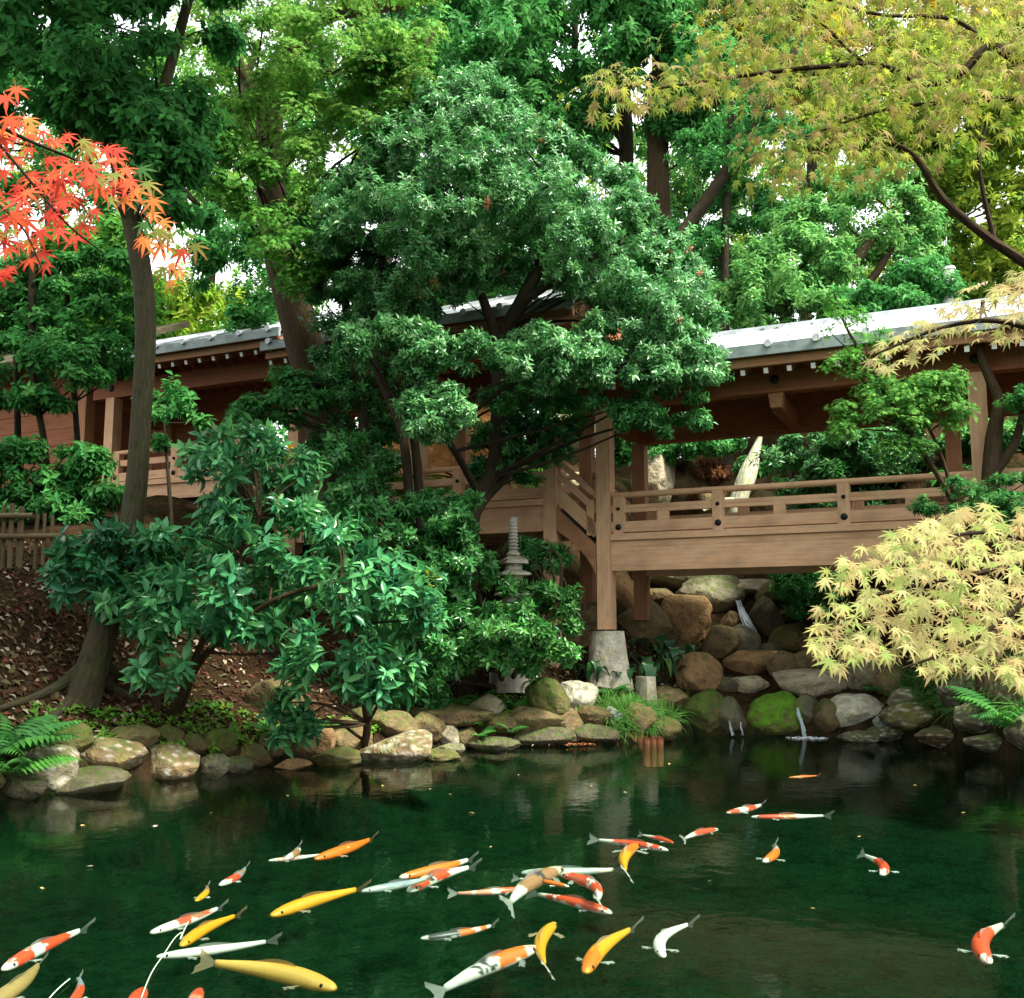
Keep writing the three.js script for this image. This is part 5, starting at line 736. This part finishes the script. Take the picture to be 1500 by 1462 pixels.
{ // grass tufts hanging above the log piles, litter, seedlings
  const r = rng(85), bl = []; for (let i = 0; i < 14; i++) { const a = r() * 6.28, l = 0.14 + 0.14 * r(), b = { pos: [], col: [], idx: [] }; const v = 0.8 + 0.4 * r(); addLeaf(b, turnTo(a, 0.7 + 0.6 * r(), 0, 0, 0, 0), l, 0.013, 0.1, 0.75, [v, v, v], true); bl.push(makeGeo(b.pos, b.idx, b.col)); } const tuft = mergeGeometries(bl), gm = leafMat({ transmission: 0.35, clearcoat: 0.2 });
  const scatter = (name, label, cat, geo, mat, n, poly, s0, s1, col, lift = 0, level = 0) => { const ms = [], cs = []; let guard = 0; const xs = poly.map(q => q[0]), ys = poly.map(q => q[1]); while (ms.length < n && guard++ < n * 40) { const x = lerp(Math.min(...xs), Math.max(...xs), r()), y = lerp(Math.min(...ys), Math.max(...ys), r()); if (!inside(poly, x, y)) continue; const p = hit(x, y, level - 0.05); if (p.y < level) continue; const e = 0.15, nx = height(p.x - e, -p.z) - height(p.x + e, -p.z), nz = height(p.x, -p.z + e) - height(p.x, -p.z - e); const q = new THREE.Quaternion().setFromUnitVectors(V(0, 1, 0), V(nx + (r() - 0.5) * 0.25, 2 * e, nz + (r() - 0.5) * 0.25).normalize()).multiply(new THREE.Quaternion().setFromAxisAngle(V(0, 1, 0), r() * 6.28)), k = lerp(s0, s1, r()); ms.push(new THREE.Matrix4().compose(V(p.x, p.y + lift * (0.4 + r()), p.z), q, V(k, k, k))); cs.push(col(r)); } const m = copies(scene, numbered(name), geo, mat, ms, cs, 'stuff'); m.userData.label = label; m.userData.category = cat; };
  scatter('grass', 'thin green grass hanging over the shore above the log piles', 'grass', tuft, gm, 150, [[880, 1025], [995, 1025], [1000, 1062], [890, 1078]], 0.6, 1.2, r => C(0.05 + 0.05 * r(), 0.17 + 0.08 * r(), 0.03));
  scatter('grass', 'grass below the lowest yellow maple leaves', 'grass', tuft, gm, 160, [[1310, 990], [1500, 980], [1500, 1050], [1320, 1035]], 0.8, 1.6, r => C(0.04 + 0.04 * r(), 0.13 + 0.06 * r(), 0.03));
  const litter = { pos: [], col: [], idx: [] }; addLeaf(litter, turnTo(0, 0.25, 0.2, -0.04, 0, 0), 0.085, 0.04, 0.35, 0.3, [1, 1, 1]); const lg = makeGeo(litter.pos, litter.idx, litter.col);
  const lc = r => { const t = r(); return t < 0.66 ? C(0.05 + 0.03 * r(), 0.03, 0.016) : t < 0.87 ? C(0.12, 0.08 + 0.03 * r(), 0.042) : t < 0.96 ? C(0.4, 0.33, 0.24) : C(0.16, 0.05, 0.03); };
  scatter('leaf_litter', 'fallen brown and pale leaves scattered over the sloping bank', 'fallen leaves', lg, L.dry, 5200, [[-60, 790], [250, 780], [640, 850], [700, 1010], [560, 1040], [300, 1085], [80, 1090], [-60, 1110]], 0.7, 1.5, lc, 0.015);
  scatter('leaf_litter', 'fallen leaves on the ground round the pagoda and bridge stone', 'fallen leaves', lg, L.dry, 1500, [[640, 960], [1010, 900], [1010, 1030], [860, 1040], [640, 1040]], 0.6, 1.3, lc, 0.015);
  const sg = rosette(901, 7, 0.06, 0.5, false, 0.2); scatter('seedlings', 'low green seedlings sprouting along the top of the bank stones', 'ground cover', sg, gm, 520, [[40, 1040], [180, 1045], [300, 1030], [420, 1060], [640, 1030], [780, 1015], [880, 1030], [880, 1060], [600, 1070], [420, 1100], [280, 1110], [60, 1090]], 0.7, 1.6, r => C(0.06 + 0.08 * r(), 0.2 + 0.1 * r(), 0.03), 0.03);
  { const ms = [], cs = []; for (let i = 0; i < 130; i++) { const sx = -0.4 + 8 * r() * r(), t = 0.05 + 0.9 * r(), p = gx(sx, 0.75 - 1.55 * t); ms.push(new THREE.Matrix4().compose(V(p.x, 5.62 + 0.66 * t + 0.02, p.z), new THREE.Quaternion().setFromEuler(new THREE.Euler(0.3 + (r() - 0.5) * 0.4, r() * 6, (r() - 0.5) * 0.4)), V(1, 1, 1).multiplyScalar(0.6 + 0.6 * r()))); cs.push(lc(r)); } const m = copies(scene, numbered('leaf_litter'), lg, L.dry, ms, cs, 'stuff'); m.userData.label = 'fallen leaves lying on the grey bridge roof'; m.userData.category = 'fallen leaves'; }
  const bankL = onLevel(815, 1088, 0.01), ms = [], cs = []; for (let i = 0; i < 420; i++) { const x = 742 + r() * 130, y = 1083 + r() * 9; const p = onLevel(x, y, 0.012 + 0.02 * r()); ms.push(new THREE.Matrix4().compose(p, new THREE.Quaternion().setFromEuler(new THREE.Euler((r() - 0.5) * 0.6, r() * 6, (r() - 0.5) * 0.6)), V(1, 1, 1).multiplyScalar(0.6 + 0.6 * r()))); cs.push(x > 830 ? C(0.35, 0.13, 0.06) : lc(r)); }
  const fl = copies(scene, numbered('leaf_litter'), lg, L.dry, ms, cs, 'stuff'); fl.userData.label = 'raft of fallen leaves drifted against the shore stones'; fl.userData.category = 'fallen leaves';
  const maple = leafGeos(33, 0.05, [[[0.6, 0.5, 0.2], [0.5, 0.3, 0.1]], [[0.65, 0.6, 0.45], [0.6, 0.5, 0.4]]]);
  for (const [x, y, k] of [[690, 1190, 1.1], [660, 1163, 0.6], [120, 1208, 0.7], [225, 1210, 0.8], [133, 1268, 0.7], [510, 1240, 0.4], [865, 1151, 0.6], [915, 1160, 0.6], [630, 1155, 0.5], [1412, 1190, 0.7], [310, 1190, 0.5], [760, 1135, 0.5], [980, 1118, 0.6], [1040, 1290, 0.5], [1190, 1330, 0.5], [560, 1150, 0.5], [420, 1165, 0.6], [1340, 1150, 0.6], [1260, 1225, 0.5], [880, 1400, 0.4], [60, 1300, 0.5], [720, 1240, 0.4]]) { const m = solo('floating_leaf', maple[x % 2], L.dry, x === 690 ? 'curled whitish leaf floating in mid pond' : 'tiny pale leaf floating on the open water', 'leaf', onLevel(x, y, 0.012), x === 690 ? undefined : 'tiny leaves floating on the pond'); m.rotation.set((r() - 0.5) * 0.4, r() * 6, (r() - 0.5) * 0.3); m.scale.setScalar(k); }
}

// ---------------------------------------------------------------- koi
const KC = { white: [0.6, 0.59, 0.56], red: [0.6, 0.06, 0.018], orange: [0.66, 0.14, 0.01], gold: [0.62, 0.27, 0.008], yellow: [0.72, 0.4, 0.07], tan: [0.3, 0.19, 0.07], black: [0.035, 0.035, 0.045], grey: [0.3, 0.34, 0.33], brown: [0.3, 0.14, 0.07], pink: [0.58, 0.23, 0.16], pale: [0.56, 0.52, 0.42], slate: [0.2, 0.23, 0.3] };
const koiMat = phys({ color: 0xffffff, vertexColors: true, roughness: 0.42, clearcoat: 0.3, clearcoatRoughness: 0.3 }), finMat = phys({ color: 0xffffff, vertexColors: true, roughness: 0.55, transmission: 0.8, thickness: 0, side: THREE.DoubleSide }), eyeMat = std({ color: C(0.01, 0.01, 0.01), roughness: 0.2 });
let koiSeed = 0;
function koi(head, tail, label, base, patches, { bend = 0.05, fat = 1, depth = 0.16, fins, pect = 0.75, curl = 0 } = {}) {
  const seed = ++koiSeed, r = rng(seed * 17), h = onLevel(head[0], head[1], -depth), t = onLevel(tail[0], tail[1], -depth), Lr = h.distanceTo(t), ang = Math.atan2(-(t.z - h.z), t.x - h.x);
  const o = thing('koi', label, 'fish', h.clone()); o.rotation.y = ang; // local +x runs from nose to tail
  const w = 0.055 * fat, spine = u => V(u * Lr, 0, Lr * bend * (Math.sin(u * Math.PI * 1.15) + curl * u * u)), prof = [[0, 0.3], [0.02, 0.52], [0.06, 0.7], [0.14, 0.9], [0.28, 1], [0.42, 0.97], [0.56, 0.83], [0.68, 0.64], [0.78, 0.45], [0.84, 0.34], [0.87, 0.2]], hp = [[0, 0.26], [0.02, 0.46], [0.06, 0.64], [0.14, 0.86], [0.28, 1.02], [0.42, 1], [0.56, 0.86], [0.68, 0.7], [0.78, 0.54], [0.84, 0.48], [0.87, 0.44]];
  const rows = 40, seg = 18, pos = [], col = [], idx = [], B = KC[base], belly = KC[base === 'white' || patches.length ? 'white' : base].map((c, k) => lerp(c, KC.white[k], 0.25));
  const at = (u, a) => { let c = B; for (const [u0, u1, name, top = 0.1] of patches) { const e = 0.09 * fbm(u * 9 + seed * 3, Math.cos(a) * 2, seed, 3) * 2; if (u + e > u0 && u + e < u1 && Math.sin(a) > -0.75 + top + 1.6 * fbm(u * 7, a, seed * 1.7, 2)) c = KC[name]; } const bl = smooth(0.25, 0.75, -Math.sin(a) + 0.2 * N3(u * 12, a * 2, seed)); const v = 0.93 + 0.18 * N3(u * 46, a * 9, seed); return c.map((x, k) => lerp(x, belly[k], bl) * v); };
  for (let i = 0; i <= rows; i++) { const u = i / rows * 0.87, c = spine(u), d = spine(u + 0.01).sub(spine(u - 0.01)).normalize(), n = V(-d.z, 0, d.x), ww = interp(prof, u) * w * Lr, hh = interp(hp, u) * w * Lr * 0.86; for (let k = 0; k < seg; k++) { const a = k / seg * Math.PI * 2, ca = Math.cos(a), sa = Math.sin(a); pos.push(c.x + n.x * ca * ww, c.y + sa * hh * (sa > 0 ? 1 : 0.85), c.z + n.z * ca * ww); col.push(...at(u, a)); } }
  for (let i = 0; i < rows; i++) for (let k = 0; k < seg; k++) { const a = i * seg + k, b = i * seg + (k + 1) % seg; idx.push(a, b, a + seg, b, b + seg, a + seg); }
  for (const [e, u] of [[0, 0], [rows, 0.87]]) { const c = pos.length / 3, q = spine(u); pos.push(q.x - (e ? 0 : 0.004), q.y, q.z); col.push(...at(u, 0)); for (let k = 0; k < seg; k++) { const a = e * seg + k, b = e * seg + (k + 1) % seg; e ? idx.push(c, a, b) : idx.push(c, b, a); } }
  const g = makeGeo(pos, idx, col); lp(o, 'body', g, koiMat);
  const fc = KC[fins || (base === 'white' || patches.length ? 'white' : base)].map((c, k) => lerp(c, [0.6, 0.66, 0.64][k], 0.35));
  const fan = (name, root, dir, side, len, spread, fork) => { const b = { pos: [], col: [], idx: [] }, n = 8; b.pos.push(root.x, root.y, root.z); b.col.push(...fc); for (let i = 0; i <= n; i++) { const s = i / n * 2 - 1, l = len * (fork ? 0.72 + 0.28 * Math.abs(s) : 1 - 0.45 * Math.abs(s + 0.35)), q = root.clone().addScaledVector(dir, l * Math.cos(s * spread)).addScaledVector(side, l * Math.sin(s * spread)); b.pos.push(q.x, q.y - 0.006 * Math.sin(i * 2.1), q.z + (i % 2 ? 0.004 : -0.004)); b.col.push(...fc.map(c => c * (i % 2 ? 1 : 0.88))); if (i) b.idx.push(0, i, i + 1); } return lp(o, name, makeGeo(b.pos, b.idx, b.col), finMat); };
  const e = spine(0.85), dt = spine(0.87).sub(spine(0.8)).normalize(); fan('tail_fin', e, dt.clone().add(V(0, 0.02, bend > 0 ? 0.2 * curl : 0)).normalize(), V(-dt.z * 0.6, 0.8, dt.x * 0.6).normalize(), Lr * 0.17, 0.45, true);
  for (const s of [1, -1]) { const u = 0.21, c = spine(u), f = pect; fan('pectoral_fin', V(c.x, c.y - w * Lr * 0.1, c.z + s * w * Lr * 0.8), V(Math.cos(f * 1.2), -0.12, s * Math.sin(f * 1.2)).normalize(), V(-s * Math.sin(f * 1.2) * s, 0, Math.cos(f * 1.2) * s).normalize(), Lr * 0.11, 0.42, false); const ey = new THREE.SphereGeometry(Lr * 0.011, 8, 6), ce = spine(0.07); ey.translate(ce.x, ce.y + w * Lr * 0.22, ce.z + s * w * Lr * 0.6); lp(o, 'eye', ey, eyeMat); }
  { const b = { pos: [], col: [], idx: [] }, n = 9; for (let i = 0; i <= n; i++) { const t2 = i / n, u = 0.3 + 0.3 * t2, c = spine(u), hh = interp(hp, u) * w * Lr * 0.86, f = Lr * 0.028 * Math.sin(Math.PI * Math.min(1, 0.25 + t2 * 0.78)) * (1 - 0.3 * t2); b.pos.push(c.x, c.y + hh * 0.95, c.z, c.x + Lr * 0.03, c.y + hh * 0.95 + f, c.z); const cc = at(u, 1.57).map((x, k) => lerp(x, fc[k], 0.4)); b.col.push(...cc, ...cc); if (i) { const a = (i - 1) * 2; b.idx.push(a, a + 2, a + 1, a + 1, a + 2, a + 3); } } lp(o, 'dorsal_fin', makeGeo(b.pos, b.idx, b.col), finMat); }
  return o;
}
koi([5, 1421], [130, 1357], 'white koi with a red head patch and long red saddle over the tan koi', 'white', [[0.08, 0.3, 'red'], [0.42, 0.72, 'red']], { bend: -0.03 });
koi([-28, 1480], [66, 1407], 'dull tan koi tucked under the white and red one', 'tan', [], { bend: 0.04, depth: 0.1, fat: 1.15 });
koi([100, 1474], [119, 1429], 'small red koi with a pale bluish tail', 'red', [[0.55, 1, 'slate']], { fins: 'white' });
koi([221, 1367], [331, 1327], 'white koi with a dark red stripe along its back beside the yellow one', 'white', [[0.3, 0.72, 'red', 0.9], [0.45, 0.65, 'brown', 1.1]], { bend: 0.03 });
koi([266, 1386], [353, 1337], 'slim yellow koi between the white one and the striped one', 'gold', [], { bend: -0.05 });
koi([230, 1402], [411, 1377], 'plain pure white long koi under the floating cord', 'white', [], { bend: 0.04, fat: 0.9 });
koi([490, 1449], [292, 1407], 'largest koi, pale golden yellow and very stout', 'yellow', [], { bend: 0.05, fat: 1.15 });
koi([287, 1320], [306, 1296], 'tiny dull gold koi alone in dark water', 'gold', [[0.5, 1, 'brown']], { depth: 0.12 });
koi([322, 1297], [364, 1269], 'small red and slate koi with white head', 'white', [[0.15, 0.4, 'red'], [0.42, 0.85, 'slate'], [0.55, 0.68, 'brown']], { bend: 0.05 });
koi([394, 1261], [480, 1251], 'thin pale pink koi nose to tail with the plain orange one', 'white', [[0.15, 0.5, 'pink', 0.6]], { fat: 0.85 });
koi([462, 1259], [551, 1227], 'plain bright orange koi behind the pale pink one', 'orange', [], { fins: 'orange', bend: 0.03 });
koi([418, 1259], [441, 1237], 'small dark speckled koi crossing the pale pink one', 'white', [[0.2, 0.5, 'brown'], [0.6, 0.9, 'black']], { depth: 0.06 });
koi([398, 1342], [537, 1299], 'long deep yellow koi touching the silver grey one', 'gold', [], { bend: -0.03, fat: 1.05 });
koi([530, 1306], [638, 1285], 'silver grey koi with dark net back behind the deep yellow one', 'grey', [[0.2, 0.6, 'slate', 0.8]], { fins: 'white', depth: 0.1 });
koi([586, 1286], [698, 1257], 'orange koi with a white tail swimming above the spotted pair', 'white', [[0.03, 0.7, 'orange']], { bend: 0.04 });
koi([599, 1306], [697, 1267], 'white koi with red cheeks and a red saddle beside the grey one', 'white', [[0.08, 0.25, 'red', 0.4], [0.3, 0.36, 'black', 0.9], [0.38, 0.58, 'red', 0.4]], { bend: -0.05 });
koi([765, 1302], [656, 1310], 'pinkish red koi with broken white bands and white tail', 'pink', [[0.35, 0.45, 'white'], [0.62, 0.7, 'white'], [0.1, 0.3, 'red', 0.8]], { bend: -0.07 });
koi([823, 1273], [736, 1329], 'dark brown koi with a white tail lying across the knot of fish', 'brown', [[0.05, 0.14, 'pale'], [0.3, 0.4, 'black'], [0.62, 1, 'white']], { depth: 0.05, fins: 'white' });
koi([833, 1299], [751, 1286], 'slim orange and slate koi inside the knot of fish', 'white', [[0.05, 0.55, 'orange'], [0.6, 0.8, 'slate']], { fat: 0.8, depth: 0.06 });
koi([764, 1279], [918, 1274], 'long grey silver koi at the back of the knot of fish', 'grey', [[0.7, 0.9, 'pale']], { depth: 0.12, fins: 'grey' });
koi([822, 1281], [886, 1323], 'red and white koi curving down out of the knot of fish', 'white', [[0.08, 0.42, 'red'], [0.52, 0.72, 'red']], { bend: -0.12, depth: 0.05 });
koi([895, 1338], [774, 1307], 'white koi with a long orange red back in front of the knot', 'white', [[0.04, 0.62, 'red', 0.55], [0.66, 0.76, 'red', 0.5]], { bend: 0.03 });
koi([617, 1375], [736, 1356], 'white koi with a black head and two orange saddles', 'white', [[0.06, 0.42, 'black', 0.6], [0.43, 0.6, 'orange'], [0.68, 0.8, 'orange']], { bend: 0.06, curl: -1 });
koi([786, 1389], [628, 1459], 'big white koi with an orange saddle and black net marks', 'white', [[0.13, 0.4, 'orange', 0.4], [0.03, 0.08, 'pink', 0.3], [0.46, 0.52, 'black', 0.6], [0.58, 0.63, 'black', 0.7]], { bend: 0.03, fat: 1.05, fins: 'white' });
koi([813, 1353], [795, 1422], 'plain golden koi seen from behind its tail beside the big white one', 'gold', [], { bend: 0.06, fat: 0.82, fins: 'yellow', pect: 1 });
koi([858, 1425], [930, 1355], 'orange gold koi with one pale fin in open water', 'gold', [[0, 0.3, 'orange', 0.6]], { bend: -0.05, fat: 0.9, fins: 'pale' });
koi([972, 1402], [1011, 1349], 'plain white koi turning with both side fins spread', 'white', [], { bend: -0.11, fat: 0.85, pect: 1.25 });
koi([978, 1246], [863, 1229], 'white koi with a long faded red back near the round golden one', 'white', [[0.25, 0.7, 'red', 0.5], [0.08, 0.2, 'red', 0.8]], { fat: 0.9 });
koi([986, 1235], [936, 1222], 'bright red koi partly hidden beside the faded red back', 'red', [[0.6, 1, 'white']], { fat: 0.9, depth: 0.1 });
koi([934, 1237], [913, 1281], 'stubby orange gold koi with white side fins spread', 'gold', [[0, 0.4, 'orange', 0.7]], { fins: 'white', pect: 1.3, fat: 0.8, depth: 0.05 });
koi([1051, 1215], [997, 1230], 'small red and white koi apart near the middle of the pond', 'white', [[0.05, 0.6, 'red', 0.3]], {});
koi([1065, 1191], [1121, 1178], 'small koi with a red nose and white back toward the far shore', 'white', [[0.02, 0.2, 'red'], [0.35, 0.62, 'red', 0.6]], {});
koi([1101, 1197], [1221, 1195], 'long slender orange and white koi toward the far shore', 'white', [[0.08, 0.36, 'red'], [0.37, 0.5, 'orange', 0.4]], { fat: 0.75 });
koi([1156, 1139], [1202, 1136], 'farthest koi, a sliver of orange before the waterfall', 'orange', [], { depth: 0.1, fat: 0.8 });
koi([1119, 1263], [1138, 1235], 'orange koi with black tail spots and white side fins', 'white', [[0.08, 0.55, 'orange'], [0.6, 0.7, 'black'], [0.74, 0.84, 'black']], { pect: 1.35, fat: 0.9 });
koi([1292, 1282], [1264, 1250], 'red koi with white nose turning alone in dark water', 'white', [[0.12, 0.62, 'red']], { bend: 0.09, pect: 1.2, fat: 0.95 });
koi([1448, 1411], [1470, 1349], 'stout vivid red koi with white lips and curled tail', 'red', [[0, 0.06, 'white'], [0.66, 1, 'pale']], { bend: -0.08, fat: 0.95, pect: 1.1, fins: 'white' });
koi([210, 1450], [200, 1540], 'scarlet koi raising its round snout by the cord', 'red', [], { depth: 0.05, fat: 1.1 });
koi([293, 1450], [296, 1530], 'scarlet koi snout with a pale spot beside the stout golden one', 'red', [[0.2, 0.3, 'pink']], { depth: 0.06 });
{ // cords on the water
  const cm = std({ color: C(0.34, 0.44, 0.32), roughness: 0.8 }), cord = (pts, label) => { const q = pts.map(([x, y]) => onLevel(x, y, 0.012)), g = limb(q, q.map(() => 0.003), 6, 0.3, 2, 10); solo('cord', g, cm, label, 'cord'); };
  cord([[200, 1480], [222, 1425], [240, 1398], [258, 1372], [266, 1366], [264, 1376], [270, 1362], [276, 1350]], 'long pale knotted cord floating across the pure white koi'); cord([[60, 1478], [76, 1458], [90, 1444], [102, 1434]], 'short pale cord floating near the tan koi');
}
renderer.render(scene, camera);
